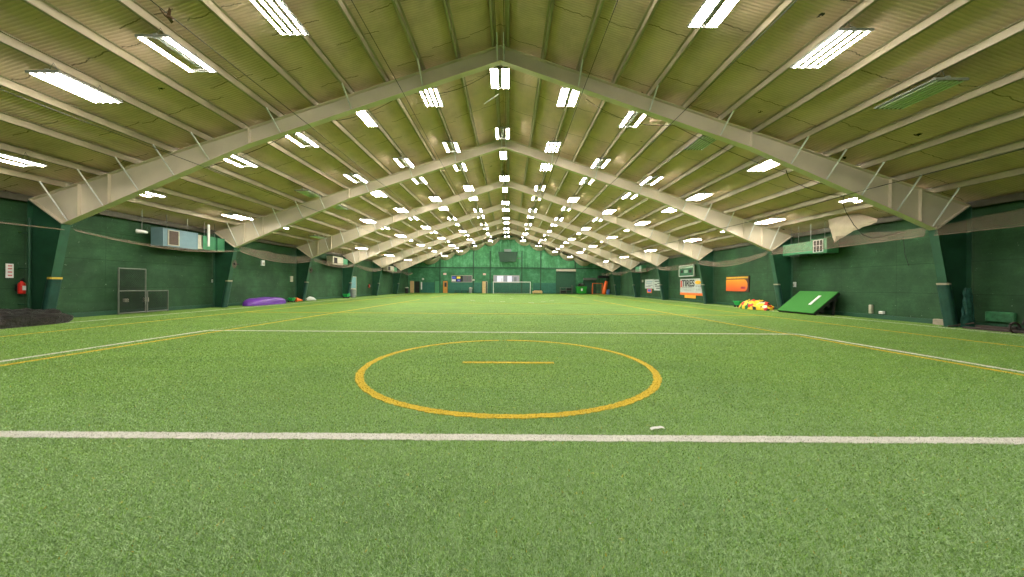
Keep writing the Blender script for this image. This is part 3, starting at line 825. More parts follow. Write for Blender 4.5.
b.build('lettering', simple('pink_print', (0.6, 0.18, 0.2, 1)), t)
b = MB(); b.tube([(-17.02, 12.06, 0.0), (-17.02, 12.06, 3.75)], 0.04, 10)
for z_ in (0.6, 1.9, 3.2): b.box(-17.4, -17.0, 12.03, 12.09, z_, z_ + .04)
tag(b.build('wall_pipe', M['col'], loc=(-17.3, 12.05, 0)), 'green vertical pipe on the left wall beside the extinguisher', 'pipe')

# chain-link gate + low panel leaning at the left wall
def chain(mb, x, y0_, y1_, z0_, z1_, p=0.085, r=0.005):
    L, H_ = y1_ - y0_, z1_ - z0_; n_ = int((L + H_) / p)
    for d in (1, -1):
        for i in range(n_):
            c_ = i * p
            # line: (y + z) = c_ or (y - z)...
            a0 = max(0, c_ - H_); a1 = min(L, c_)
            if a1 - a0 < .01: continue
            if d == 1: P, Q = (x, y0_ + a0, z0_ + c_ - a0), (x, y0_ + a1, z0_ + c_ - a1)
            else: P, Q = (x, y1_ - a0, z0_ + c_ - a0), (x, y1_ - a1, z0_ + c_ - a1)
            mb.beam(P, Q, r * 2, r * 2)
def fence_panel(y0_, y1_, h, label, bars):
    x = -17.05
    t = thing('chain_link_panel', label, 'fence', (x, y0_, 0))
    b = MB(); r = .026
    for yy in (y0_, y1_): b.tube([(x, yy, 0.0), (x, yy, h)], r, 8)
    for zz in bars: b.tube([(x, y0_, zz), (x, y1_, zz)], r, 8)
    b.build('pipe_frame', M['galv'], t)
    b = MB(); chain(b, x, y0_, y1_, 0.07, h - .02); b.build('chain_mesh', M['dark'], t)
    return t
fence_panel(14.85, 15.95, 2.1, 'tall grey chain-link gate against the left wall', (0.06, 1.06, 2.08))
fence_panel(16.03, 17.0, 1.08, 'low dark chain-link panel beside the tall gate', (0.06, 1.05))
for (y_, z_, sz_, ll_) in ((15.4, 0.62, .08, 'small white outlet box behind the tall gate'), (16.25, .62, .1, 'small white outlet box behind the low chain-link panel')):
    b = MB(); b.cbox(-17.42, -17.3, y_ - sz_, y_ + sz_, z_ - sz_, z_ + sz_, .01); tag(b.build('outlet_box', M['cream'], loc=(-17.4, y_, z_)), ll_, 'outlet')

# small wall fittings
def fitting(s, px, py, w_, h_, mat, label, cat='wall box', name='wall_box', depth=.1):
    y = (WX - s * CAM.x) * FPX / abs(px - VX); p = at(px, py, y)
    t = thing(name, label, cat, (s * WX, y, p.z - h_/2))
    b = MB(); xi = s * (WX - depth); b.cbox(xi, s * (WX + .03), y - w_/2, y + w_/2, p.z - h_/2, p.z + h_/2, .012); b.build('body', mat, t)
    b = MB(); b.box(xi - s*.012, xi, y - w_*.3, y + w_*.3, p.z - h_*.3, p.z + h_*.1); b.build('cover_plate', M['cream'], t)
fitting(-1, 262, 263, .28, .38, M['white'], 'white wall speaker left of the purple cushion')
fitting(-1, 291, 279, .25, .45, M['cream'], 'cream wall box above the green cart on the left wall')
fitting(-1, 413+0-40, 270, .35, .3, M['white'], 'small white box on the left wall beyond the fourth frame')
fitting(1, 795, 284.5, .2, .3, M['white'], 'white wall box above the leaning pitching mound')
fitting(1, 872, 309, .12, .4, M['cream'], 'cream conduit box low on the right wall near the mound')
fitting(1, 883, 312.5, .18, .12, M['white'], 'white outlet low on the right wall')
fitting(-1, 212, 281, .1, .18, M['white'], 'small white switch on the left wall below the duct')
fitting(1, 643, 281, .3, .3, M['cream'], 'cream box on the right wall before the white banners')
# white flood lamp hanging on the left
t = thing('flood_lamp', 'white flood lamp hanging by the left wall near the blue duct', 'lamp', tuple(at(142, 232, 14.6)))
o_ = at(142, 232, 14.6)
b = MB(); b.smooth = True; b.tube([o_ + Vector((-.12, -.1, .02)), o_ + Vector((-.02, -.05, .02)), o_ + Vector((.12, 0, .0)), o_ + Vector((.2, .03, -.02))], lambda q: .10 - .05 * q, 10); b.build('lamp_head', M['white'], t)
b = MB(); b.tube([o_ + Vector((0, 0, .08)), o_ + Vector((0, 0, .98))], .012, 6); b.build('rod', M['galv'], t)
for (px, py, y, ll_) in ((235, 264, 19.9, 'brown round fan on the second left column'), (311, 270, 27.5, 'dark bracket fan on the third left column')):
    c_ = at(px, py, y - .25)
    t = thing('wall_fan', ll_, 'fan', tuple(c_))
    b = MB()
    for rr in (.09, .17, .25):
        b.tube([c_ + Vector((rr*.5*math.cos(a*math.pi/8), -.04, rr*math.sin(a*math.pi/8))) for a in range(17)], .012, 5)
    for a in range(4): b.tube([c_ + Vector((-.12*math.cos(a*math.pi/4), -.04, -.25*math.sin(a*math.pi/4))), c_ + Vector((.12*math.cos(a*math.pi/4), -.04, .25*math.sin(a*math.pi/4)))], .01, 5)
    b.build('cage', M['louvre'], t)
    b = MB(); b.tube([c_ + Vector((0, -.05, 0)), c_ + Vector((0, .12, 0))], .06, 8)
    b.box(c_.x - .03, c_.x + .03, c_.y + .1, c_.y + .25, c_.z - .04, c_.z + .04); b.build('motor', M['dark'], t)

# carts, cones, bins
def cart(x, y, label, s=1.0, mat='bgreen'):
    t = thing('toy_cart', label, 'cart', (x, y, 0))
    b = MB()
    b.loft([[(x + a*s, y + c*s, z*s) for a, c in ((-k, -k2), (k, -k2), (k, k2), (-k, k2))] for k, k2, z in ((.16, .2, .16), (.24, .3, .42), (.26, .32, .42), (.26, .32, .46), (.2, .26, .46), (.14, .18, .2))])
    b.build('tub', M[mat], t)
    for sx_ in (-1, 1):
        for sy_ in (-1, 1):
            b = MB(); b.tube([(x + sx_*.17*s, y + sy_*.17*s, .09*s), (x + sx_*.22*s, y + sy_*.17*s, .09*s)], .09*s, 10); b.build('wheel', M['dark'], t)
    b = MB(); b.tube([(x + .2*s, y - .3*s, .44*s), (x + .4*s, y - .42*s, .5*s), (x + .4*s, y - .2*s, .5*s), (x + .2*s, y - .1*s, .44*s)], .02*s, 6); b.build('handle', M[mat], t)
cart(-16.6, 26.0, 'bright green cart on the turf by the purple cushion', .72)
cart(-16.2, 33.9, 'bright green cart far along the left wall by the grey bin', .95)
cart(16.4, 23.2, 'bright green cart beside the deflated inflatable', 0.95)
def bin_(x, y, label, mat='grey', s=1.0, z0=0):
    t = thing('trash_bin', label, 'bin', (x, y, 0))
    b = MB(); b.smooth = False; b.lathe([(.22*s, 0), (.25*s, .1*s), (.29*s, .82*s), (.31*s, .84*s), (.31*s, .88*s), (.27*s, .88*s), (.25*s, .3*s)], (x, y), 16); b.build('barrel', M[mat], t)
    b = MB(); b.smooth = True; b.lathe([(.32*s, .86*s), (.32*s, .9*s), (.2*s, 1.0*s), (.05*s, 1.02*s)], (x, y), 16); b.build('lid', M['cream'], t)
bin_(-16.5, 36.0, 'grey bin by the pale blue door on the left wall')
bin_(-16.7, 55.6, 'dark bin in the far left corner', 'dark')
bin_(-6.3, 57.9, 'grey bin under the poster window on the far wall')
# traffic cone lying & white scoop
t = thing('traffic_cone', 'orange traffic cone tipped over by the third left column', 'cone', (-16.6, 27.0, 0))
b = MB(); b.tube([(-16.7, 26.7, .17), (-16.5, 27.2, .09)], lambda q: .16 - .12*q, 12); b.build('cone', M['orange'], t)
b = MB(); b.beam((-16.72, 26.66, .17), (-16.70, 26.70, .17), .36, .34); b.build('foot', M['orange'], t)
t = thing('ball_bag', 'white bag beside the tipped orange cone', 'bag', (-16.5, 28.3, 0))
b = MB(); b.smooth = True; b.tube([(-16.6, 27.9, .12), (-16.5, 28.2, .2), (-16.5, 28.6, .16), (-16.4, 28.9, .06)], lambda q: .06 + .13*math.sin(math.pi*min(1, q+.1)), 10); b.build('sack', M['white'], t)
b = MB(); b.tube([(-16.6, 27.9, .14), (-16.66, 27.8, .3), (-16.55, 27.95, .2)], .015, 5); b.build('drawstring', M['rope'], t)

# doors
def door_side(n_, s, ya, yb, h, mat, label=None):
    xi = s * (WX - .06)
    b = MB(); b.box(xi, s * (WX + .05), ya, yb, 0, h); o = struct(b.build('door_%d' % n_, mat, loc=(xi, ya, 0)))
    b = MB(); b.box(xi - s*.03, s*(WX+.04), ya - .07, ya, 0, h + .07); b.box(xi - s*.03, s*(WX+.04), yb, yb + .07, 0, h + .07); b.box(xi - s*.03, s*(WX+.04), ya, yb, h, h + .07)
    b.build('door_frame', M['cream'] if mat is M['bluedoor'] else M['col'], o)
    b = MB(); b.tube([(xi - s*.0, ya + .12, 1.02), (xi - s*.07, ya + .12, 1.02), (xi - s*.07, ya + .24, 1.02)], .016, 6); b.build('door_handle', M['galv'], o)
door_side(1, -1, 36.9, 38.5, 2.25, M['bluedoor'])
def fx(px): return CAM.x + (px - VX) * Y1 / FPX
def door_far(n_, x0, x1, h, mat, win=True, frame='col', wmat=None):
    yf_ = Y1 - .05
    b = MB(); b.box(x0, x1, yf_, Y1 + .05, 0, h); o = struct(b.build('door_%d' % n_, mat, loc=(x0, yf_, 0)))
    b = MB(); b.box(x0 - .08, x0, yf_ - .03, Y1, 0, h + .08); b.box(x1, x1 + .08, yf_ - .03, Y1, 0, h + .08); b.box(x0, x1, yf_ - .03, Y1, h, h + .08); b.build('door_frame', M[frame], o)
    if win:
        b = MB(); b.box(x0 + (x1-x0)*.3, x1 - (x1-x0)*.2, yf_ - .012, yf_, h*.52, h*.88); b.build('door_window', wmat or M['glass'], o)
    b = MB(); b.tube([(x1 - .12, yf_, 1.0), (x1 - .12, yf_ - .07, 1.0), (x1 - .24, yf_ - .07, 1.0)], .018, 6); b.build('door_handle', M['galv'], o)
    return o
door_far(2, fx(443.2), fx(447.6), 2.1, M['wood'])
door_far(3, fx(435), fx(440), 2.1, M['hgreen'], win=False)
door_far(4, fx(482.3), fx(485.8), 2.1, M['tan'], win=False)
door_far(5, fx(485.9), fx(486.9), 2.05, M['dark'], win=False, frame='cream')
door_far(6, fx(410.8), fx(413.6), 2.0, M['tan'], win=False, frame='tan')
door_far(7, fx(415), fx(419.4), 2.0, M['dark'], win=False)  # dark slab stands in for the shade inside an opening
# windows in the far wall
def window_far(n_, x0, x1, z0, z1, panes, posters=()):
    b = MB(); yf_ = Y1 - .04; tt = .07
    b.box(x0 - tt, x1 + tt, yf_ - .05, Y1, z1, z1 + tt); b.box(x0 - tt, x1 + tt, yf_ - .05, Y1, z0 - tt, z0)
    b.box(x0 - tt, x0, yf_ - .05, Y1, z0, z1); b.box(x1, x1 + tt, yf_ - .05, Y1, z0, z1)
    o = struct(b.build('window_%d' % n_, M['cream'], loc=(x0, yf_, z0)))
    for a, c, mat, ll_ in panes:
        b = MB(); b.box(x0 + (x1-x0)*a, x0 + (x1-x0)*c, yf_ - .01, yf_ + .02, z0, z1); q = b.build('pane', mat, o)
        if ll_: q['label'] = ll_
    for a, c, d, e_, mat in posters:
        b = MB(); b.box(x0 + (x1-x0)*a, x0 + (x1-x0)*c, yf_ - .02, yf_ - .011, z0 + (z1-z0)*d, z0 + (z1-z0)*e_); b.build('poster', mat, o)
litw = emit('lit_room', (0.95, 0.93, 1.0, 1), 0.95); litw2 = emit('lit_room_dim', (0.75, 0.74, 0.8, 1), 0.38); litg = emit('lit_curtain', (0.6, 0.56, 0.55, 1), 0.12)
blue = simple('blue_print', (0.05, 0.09, 0.55, 1)); yel = simple('yellow_print', (0.8, 0.65, 0.08, 1))
window_far(1, fx(452), fx(471.8), 1.98, 3.05, [(0, .54, M['glass'], 'dark pane with posters'), (.56, .76, litg, 'curtained pane'), (.78, 1, litg, 'curtained pane')],
           [(.0, .19, .52, .86, blue), (.24, .42, .52, .86, yel), (.0, .19, .08, .42, M['white']), (.24, .42, .08, .42, blue), (.30, .40, .14, .3, M['white'])])
window_far(2, fx(493.8), fx(519), 1.95, 3.10, [(0, .11, litw2, None), (.12, .38, litw, 'bright pane'), (.39, .52, litw2, None), (.53, .72, litw, 'bright pane'), (.73, 1, litw2, None)],
           [(.80, .90, .15, .8, M['grey']), (.3, .34, 0, .6, M['white'])])
# exit signs
for px_, ll_ in ((444.8, 'lit exit sign above the orange wooden door'), (484.4, 'lit exit sign above the open tan door')):
    xc = fx(px_); t = thing('exit_sign', ll_, 'exit sign', (xc, Y1 - .06, 3.2))
    b = MB(); b.cbox(xc - .25, xc + .25, Y1 - .12, Y1 - .0, 3.2, 3.5, .02); b.build('sign_box', emit('sign_face', (1, .78, .6, 1), 0.75), t)
    text_mesh('lettering', 'EXIT', .26, M['red'], t, Matrix.Translation((xc, Y1 - .125, 3.345)) @ Matrix.Rotation(math.pi/2, 4, 'X'), .004)
# teal padding along the bottom of the far wall
for i, (xa, xb) in enumerate(((fx(421), fx(434.4)), (fx(448.4), fx(481.6)), (fx(488), fx(531)), (fx(533), fx(556)), (fx(556.5), fx(575.5)))):
    b = MB(); n_ = max(1, round((xb - xa) / 1.25))
    for k in range(n_):
        b.cbox(xa + (xb-xa)*k/n_ + .01, xa + (xb-xa)*(k+1)/n_ - .01, Y1 - .075, Y1 - .02, .05, 1.88, .015)
    tag(b.build('wall_padding', M['teal'], loc=(xa, Y1, 0)), 'teal padding on the far wall, ' + ['left of the orange door', 'between the orange and tan doors', 'behind the goal', 'right of the goal', 'below the roller shutter'][i], 'padding')
# roller shutters
def shutter(x0, x1, zh, label, hood='cream'):
    t = thing('roller_shutter', label, 'roller door', (x0, Y1, 0))
    b = MB()
    n_ = int(zh / .11)
    for k in range(n_): b.box(x0 + .06, x1 - .06, Y1 - .10 - (.012 if k % 2 else 0), Y1 - .02, k * zh / n_, (k + 1) * zh / n_)
    b.build('curtain', simple('shutter_green', (.02, .085, .05, 1)), t)
    b = MB(); b.cbox(x0, x1, Y1 - .42, Y1 - .02, zh - .02, zh + .36, .05); b.build('hood', M[hood], t)
    for xx in (x0, x1 - .08):
        b = MB(); b.box(xx, xx + .08, Y1 - .16, Y1 - .02, 0, zh); b.build('guide_rail', M['col'], t)
shutter(fx(556), fx(575.5), 3.95, 'large green roller shutter with pale hood in the far wall')
shutter(fx(583), fx(596), 2.45, 'smaller green roller shutter near the far right corner', 'galv')
# hanging dark screen high on the far wall
t = thing('hanging_screen', 'dark green trapezoid screen hanging high on the far wall', 'screen', (0, Y1 - .4, 5.4))
yf_ = Y1 - .5; zt_ = 7.25; zb_ = 5.5
b = MB(); b.prism_xz([(fx(500), zb_), (fx(515.5), zb_), (fx(517.5), zt_), (fx(498), zt_)], yf_ - .05, yf_ + .05); b.build('panel', simple('dark_green_panel', (.02, .06, .035, 1)), t)
b = MB(); b.box(fx(504), fx(511), yf_ - .2, yf_ + .3, zt_ + .05, zt_ + .45); b.build('motor_box', M['grey'], t)
b = MB()
for px_ in (502, 507.5, 514): b.tube([(fx(px_), yf_, zt_ - .2), (fx(px_), Y1 - .02, zt_ - .2)], .035, 6); b.build('bracket', M['galv'], t); b = MB()
b = MB(); b.beam((fx(517), yf_, 6.15), (fx(521), yf_, 6.15), .12, .12); b.build('side_arm', M['galv'], t)
# white box lights on the far wall
for px_, py_, ll_ in ((423, 279, 'white lamp on the far wall by the left corner'), (473.5, 280, 'small white box beside the poster window')):
    p_ = at(px_, py_, Y1 - .1); t = thing('wall_lamp', ll_, 'wall lamp', tuple(p_))
    b = MB(); b.cbox(p_.x - .16, p_.x + .16, Y1 - .2, Y1 - .02, p_.z - .15, p_.z + .15, .03); b.build('lamp_body', M['white'], t)
    b = MB(); b.box(p_.x - .11, p_.x + .11, Y1 - .21, Y1 - .2, p_.z - .1, p_.z + .08); b.build('lens', M['cream'], t)
b = MB(); b.box(fx(421.0), fx(422.2), Y1 - .11, Y1 - .08, .6, 1.9); b.box(fx(421.2), fx(422.0), Y1 - .115, Y1 - .1, 1.2, 1.6)
tag(b.build('height_marker', M['white'], loc=(fx(421.5), Y1, .6)), 'narrow white strip sign on the far wall near the left corner', 'sign')

# goals
def goal(x0, x1, y, h, mat, label, d=1.4, net='netfine', r=.055):
    t = thing('soccer_goal', label, 'goal', ((x0+x1)/2, y, 0))
    for xx, nm in ((x0, 'post'), (x1, 'post')):
        b = MB(); b.tube([(xx, y, 0), (xx, y, h)], r, 10); b.build(nm, mat, t)
    b = MB(); b.tube([(x0 - r, y, h), (x1 + r, y, h)], r, 10); b.build('crossbar', mat, t)
    b = MB()
    for xx in (x0, x1): b.tube([(xx, y, h), (xx, y + d*.35, h - .02), (xx, y + d*.95, .04), (xx, y, .04)], r*.45, 6)
    b.tube([(x0, y + d*.95, .04), (x1, y + d*.95, .04)], r*.45, 6); b.build('back_frame', mat, t)
    b = MB(); prof = [(y + .02, h - .02), (y + d*.35, h - .03), (y + d*.93, .06)]
    nx_ = int((x1 - x0) / .14)
    for i in range(nx_ + 1):
        xx = x0 + (x1 - x0) * i / nx_; b.tube([(xx, a, c) for a, c in prof], .006, 3)
    for i in range(18):
        f = i / 17; (a0, c0), (a1, c1) = (prof[0], prof[1]) if f < .3 else (prof[1], prof[2])
        q = f / .3 if f < .3 else (f - .3) / .7
        b.tube([(x0, a0 + (a1-a0)*q, c0 + (c1-c0)*q), (x1, a0 + (a1-a0)*q, c0 + (c1-c0)*q)], .006, 3)
    b.build('net', M['rope'], t)
    return t
goal(CAM.x + (493.3-VX)*56.8/FPX, CAM.x + (530.4-VX)*56.8/FPX, 56.8, 2.0, M['white'], 'white full-size soccer goal in front of the far wall')
goal(CAM.x + (592.7-VX)*56.8/FPX, CAM.x + (602.5-VX)*56.8/FPX, 56.8, 1.85, M['orange'], 'small orange-framed goal in the far right corner', .9, r=.05)
# box / bench
t = thing('wooden_platform', 'tan wooden platform box right of the goal', 'platform', (fx(537), 57.7, 0))
b = MB(); x0, x1 = fx(532.2), fx(541.8); b.cbox(x0, x1, 57.3, 58.1, .12, .42, .03); b.cbox(x0 + .25, x1 - .1, 57.35, 58.1, .42, .56, .03); b.build('top', M['tan'], t)
b = MB()
for xx in (x0 + .1, x1 - .2): b.box(xx, xx + .1, 57.35, 58.05, 0, .12)
b.build('skid', M['wood'], t)
# green dumpster
t = thing('wheeled_dumpster', 'bright green dumpster with black bag against the far wall', 'dumpster', (fx(580), 57.6, 0))
x0, x1 = fx(575.2), fx(584.8)
b = MB(); b.loft([[(x0 + k, 57.0 + k, z), (x1 - k, 57.0 + k, z), (x1 - k, 58.2 - k, z), (x0 + k, 58.2 - k, z)] for k, z in ((.12, .12), (0, 1.22), (-.03, 1.22), (-.03, 1.3), (.03, 1.3))]); b.build('tub', simple('dumpster_green', (.02, .30, .03, 1)), t)
b = MB(); b.box(fx(579.3), fx(580.8), 56.98, 57.02, .55, .95); b.build('label_plate', M['white'], t)
for xx in (x0 + .2, x1 - .2):
    b = MB(); b.tube([(xx - .04, 57.2, .1), (xx + .04, 57.2, .1)], .1, 10); b.build('wheel', M['dark'], t)
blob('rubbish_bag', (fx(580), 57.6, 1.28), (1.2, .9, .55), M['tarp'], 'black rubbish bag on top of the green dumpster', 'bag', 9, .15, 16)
# cart of equipment in front of shutter
t = thing('equipment_rack', 'dark equipment rack in front of the large roller shutter', 'rack', (fx(565), 57.5, 0))
b = MB(); x0, x1 = fx(559.5), fx(571)
for xx in (x0, (x0+x1)/2, x1):
    for yy in (57.2, 57.9): b.tube([(xx, yy, 0), (xx, yy, 1.1 if xx != x1 else 1.5)], .03, 6)
for zz in (.15, .6, 1.08): b.box(x0, x1, 57.2, 57.9, zz, zz + .04)
b.build('rack_frame', M['galv'], t)
b = MB(); b.cbox(x0 + .1, (x0+x1)/2 - .1, 57.25, 57.85, .19, .57, .04); b.cbox((x0+x1)/2 + .1, x1 - .15, 57.25, 57.85, .64, 1.02, .04); b.build('bin', M['dark'], t)
# low bleacher
t = thing('low_bench', 'low dark bench under the poster window', 'bench', (fx(462), 57.9, 0))
b = MB(); b.cbox(fx(455), fx(469), 57.8, 58.1, .38, .44, .01); b.build('seat', M['dark'], t)
for px_ in (456, 462, 468):
    b = MB(); b.box(fx(px_) - .03, fx(px_) + .03, 57.85, 58.05, 0, .38); b.build('leg', M['dark'], t)
# orange inflatable man / tall flag in the far right corner
t = thing('orange_pad', 'tall orange foam tackling pad leaning in the far right corner', 'pad', (16.3, 56.0, 0))
b = MB(); b.smooth = True; b.tube([(16.35, 56, .02), (16.45, 56, .7), (16.65, 56.1, 1.6), (16.8, 56.1, 2.2)], lambda q: .26 + .06*math.sin(math.pi*q), 12); b.build('body', M['orange'], t)
b = MB(); b.cbox(16.72, 17.2, 55.6, 56.1, 0, .85, .05); b.build('blue_base', simple('slate_blue', (.08, .16, .3, 1)), t)
b = MB(); b.box(15.55, 17.3, 56.3, 57.4, 2.75, 2.85); b.cur = 0; b.box(15.6, 17.2, 56.35, 57.3, 2.85, 3.2)
for xx in (15.6, 16.8): b.tube([(xx, 56.35, 0), (xx, 56.35, 2.8)], .04, 6)
tag(b.build('storage_loft', M['dark'], loc=(16.4, 56.8, 2.75)), 'dark raised storage shelf in the far right corner', 'shelf')

# ------------------------------------------------------------------ right side signs
def ws(px): return (WX - CAM.x) * FPX / abs(px - VX)       # depth on the right wall from a column
XR = WX - .05
def panel_right(name, label, cat, pxa, pxb, z0, z1, mat, th=.03):
    ya, yb = ws(pxb), ws(pxa)
    t = thing(name, label, cat, (XR, ya, z0))
    b = MB(); b.box(XR - th, XR + .04, ya, yb, z0, z1); b.build('board', mat, t)
    return t, ya, yb
def rp(t, nm, ya, yb, z0, z1, mat, off=.035, label=None):
    b = MB(); b.box(XR - off, XR - off + .006, ya, yb, z0, z1); o = b.build(nm, mat, t)
    if label: o['label'] = label
    return o
RM = lambda y, z, off=.04: Matrix.Translation((XR - off, y, z)) @ Matrix.Rotation(-math.pi/2, 4, 'Z') @ Matrix.Rotation(math.pi/2, 4, 'X')
ban = simple('banner_white', (.46, .50, .47, 1)); ink = simple('black_ink', (.03, .03, .03, 1)); oro = simple('banner_orange', (.8, .17, .03, 1))
t, ya, yb = panel_right('sponsor_banner', 'white sponsor banner reading TIRES with orange strip, on the right wall', 'banner', 681, 703.5, .62, 2.15, ban)
L = yb - ya
# the text reads towards the camera: left of the banner is the far end
text_mesh('lettering', 'TIRES', .82, ink, t, RM(yb - L*.38, 1.70) @ Matrix.Diagonal((1.12, 1.05, 1, 1)), .025)
rp(t, 'strip', ya, yb, .62, .84, oro); rp(t, 'strip', ya + L*.28, yb - L*.22, .34, .62, simple('amber_print', (.85, .4, .03, 1)), .03)
rp(t, 'logo', yb - L*.10, yb - L*.02, 1.35, 2.0, simple('red_ink', (.55, .1, .08, 1)))
b = MB(); cyy, czz = ya + L*.18, 1.8
b.add([(XR - .04, cyy + .30*L/3.8*1.4*math.cos(a*math.pi/10)*1.2, czz + .17*math.sin(a*math.pi/10)) for a in range(20)], [tuple(range(20))]); b.build('logo', simple('amber_ink', (.85, .45, .02, 1)), t)
b = MB()
for k in range(6): b.box(XR - .04, XR - .034, yb - L*(.12 + .08*k) - L*.055, yb - L*(.12 + .08*k), 1.28, 1.34)
for k in range(4): b.box(XR - .04, XR - .034, yb - L*(.2 + .09*k) - L*.06, yb - L*(.2 + .09*k), 1.06, 1.12)
for k in range(3): b.box(XR - .04, XR - .034, ya + L*(.05 + .09*k), ya + L*(.11 + .09*k), 1.42, 1.5); b.box(XR - .04, XR - .034, ya + L*(.08 + .07*k), ya + L*(.12 + .07*k), 1.1, 1.16)
b.build('small_print', M['grey'], t)
# scoreboard
t, ya, yb = panel_right('scoreboard', 'green scoreboard with white frame above the sponsor banner', 'scoreboard', 681, 695.5, 2.42, 3.42, simple('score_green', (.03, .14, .07, 1)), .14)
L = yb - ya; b = MB(); o_ = .15
b.box(XR - o_, XR - .03, ya - .04, yb + .04, 3.38, 3.46); b.box(XR - o_, XR - .03, ya - .04, yb + .04, 2.38, 2.45)
b.box(XR - o_, XR - .03, ya - .04, ya + .03, 2.4, 3.44); b.box(XR - o_, XR - .03, yb - .03, yb + .04, 2.4, 3.44); b.build('frame', M['white'], t)
rp(t, 'header', ya + .1, yb - .1, 3.17, 3.32, simple('score_print', (.35, .5, .38, 1)), .155)
for k, (f0, f1) in enumerate(((.12, .3), (.38, .62), (.7, .88))):
    rp(t, 'digit_window', ya + L*f0, ya + L*f1, 2.72, 3.0, simple('score_digit', (.3, .45, .33, 1)) if k == 1 else M['dark'], .155)
# orange poster
m = NT('poster_orange', .5); vx = m.node('ShaderNodeSeparateXYZ'); m.link(m.coord(), vx.inputs[0])
m.color(m.ramp(m.math('ADD', m.math('MULTIPLY', vx.outputs['Z'], .8), m.math('MULTIPLY', m.noise(m.coord(), 1.5, 3), .25)), [(.25, (.66, .10, .02, 1)), (.65, (.70, .22, .015, 1)), (1.0, (.74, .38, .02, 1))])); M['poster'] = m.m
t, ya, yb = panel_right('orange_poster', 'orange sponsor poster with dark frame on the right wall', 'poster', 727, 749.8, 1.08, 2.22, simple('maroon_board', (.07, .03, .025, 1)))
L = yb - ya
b = MB(); zz0, zz1 = 1.10, 1.97; R_ = (zz1 - zz0) / 2; pts_ = [(yb - .02, zz0), (yb - .02, zz1)]
for k in range(13):
    a = math.pi/2 + math.pi * k / 12; pts_.append((ya + .10 + R_ * .8 + R_ * .8 * math.cos(a), (zz0+zz1)/2 + R_ * math.sin(a)))
b.add([(XR - .038, p[0], p[1]) for p in pts_], [tuple(range(len(pts_)))]); b.build('artwork', M['poster'], t)
rp(t, 'heading', ya + .06, yb - .05, 2.05, 2.17, simple('gold_print', (.6, .36, .03, 1)))
b = MB()
for k in range(3): b.add([(XR - .042, ya + .42 + .16*k*0.8 + .13*math.cos(a*math.pi/6), 1.36 + .09*math.sin(a*math.pi/6)) for a in range(12)], [tuple(range(12))])
b.build('emblem', simple('crimson_print', (.45, .04, .08, 1)), t)
# pair of white banners
t, ya, yb = panel_right('white_banner', 'far white banner with faint print, left of the pair on the right wall', 'banner', 645.5, 654, 1.15, 2.25, ban)
L = yb - ya
for k, (z_, a, c) in enumerate(((1.95, .1, .8), (1.75, .2, .9), (1.5, .1, .6), (1.35, .3, .9))): rp(t, 'small_print', ya + L*a, ya + L*c, z_, z_ + .09, M['bluegrey'] if k < 2 else M['grey'])
t, ya, yb = panel_right('white_banner', 'near white banner with dark print, right of the pair on the right wall', 'banner', 654.6, 662.5, .95, 2.2, ban)
L = yb - ya
for k, (z_, a, c) in enumerate(((1.95, .1, .9), (1.7, .1, .55), (1.6, .6, .9), (1.4, .15, .85), (1.15, .2, .7))): rp(t, 'small_print', ya + L*a, ya + L*c, z_, z_ + .1, ink)
t, ya, yb = panel_right('small_poster', 'small blue and orange poster below the far white banners', 'poster', 647.8, 652, .62, 1.10, oro)
rp(t, 'picture', ya + .1, yb - .2, .78, 1.05, blue)

# ------------------------------------------------------------------ pitching mound leaning on the right wall
t = thing('pitching_mound', 'portable green pitching mound propped against the right wall', 'pitching mound', (16.4, 18.3, 0))
ya, yb = 16.95, 19.2
P0, P1 = Vector((15.85, 0, .10)), Vector((17.15, 0, 1.20))
def slab(mb, off0, off1, y0_, y1_, a=0.0, c=1.0):
    d = (P1 - P0); nrm = Vector((-d.z, 0, d.x)).normalized()
    q = [P0 + d*a + nrm*off1, P0 + d*c + nrm*off1, P0 + d*c + nrm*off0, P0 + d*a + nrm*off0]
    mb.prism_xz([(p.x, p.z) for p in q], y0_, y1_)
b = MB(); slab(b, -.02, .02, ya, yb); b.build('turf_deck', M['moundturf'], t)
b = MB(); slab(b, -.16, -.02, ya + .01, yb - .01)
for f in (.25, .5, .75): slab(b, -.30, -.16, ya + .0, ya + .12, f - .05, f + .05)
b.beam((16.95, ya + .1, .0), (17.05, ya + .1, .95), .08, .08); b.beam((16.95, yb - .1, .0), (17.05, yb - .1, .95), .08, .08); b.build('base_frame', M['dark'], t)
b = MB(); slab(b, .02, .045, ya + .62, ya + .76, .35, .78); b.build('pitching_rubber', M['white'], t)

# ------------------------------------------------------------------ right foreground clutter
pts = [at(x_, y_, 12.9) for x_, y_ in ((969, 288), (968, 300), (971, 312), (968, 325))]
b = MB(); b.smooth = True
b.grid(lambda u, v: (16.86 + (.22 + .20*v)*(u - .5)*1.3 + .03*nz(u*5, v*6), 11.98 - .10*math.sin(math.pi*u)*(.4 + .6*v) + .05*nz(u*7, v*5, 3), 1.42*(1 - v) + .02), 16, 20)
tag(b.build('plastic_sheet', simple('teal_plastic', (.03, .10, .085, 1), .25, 0, .5, 6), loc=(16.86, 11.98, 0)), 'dark teal plastic sheet hanging beside the nearest right column', 'plastic sheet')
b = MB()
for k, (p_, q_) in enumerate([((16.45, 11.75, .05), (16.9, 8.0, .06)), ((16.7, 11.6, .12), (17.0, 8.6, .10)), ((16.55, 11.4, .1), (16.8, 10.6, .12))]): b.beam(p_, q_, .2 - .04*k, .06 + .02*k)
b.beam((16.55, 12.3, .03), (16.95, 11.9, .2), .3, .04)
tag(b.build('timber_scraps', simple('dark_timber', (.05, .035, .03, 1)), loc=(16.7, 11, 0)), 'dark boards and scraps lying along the near right wall', 'boards')
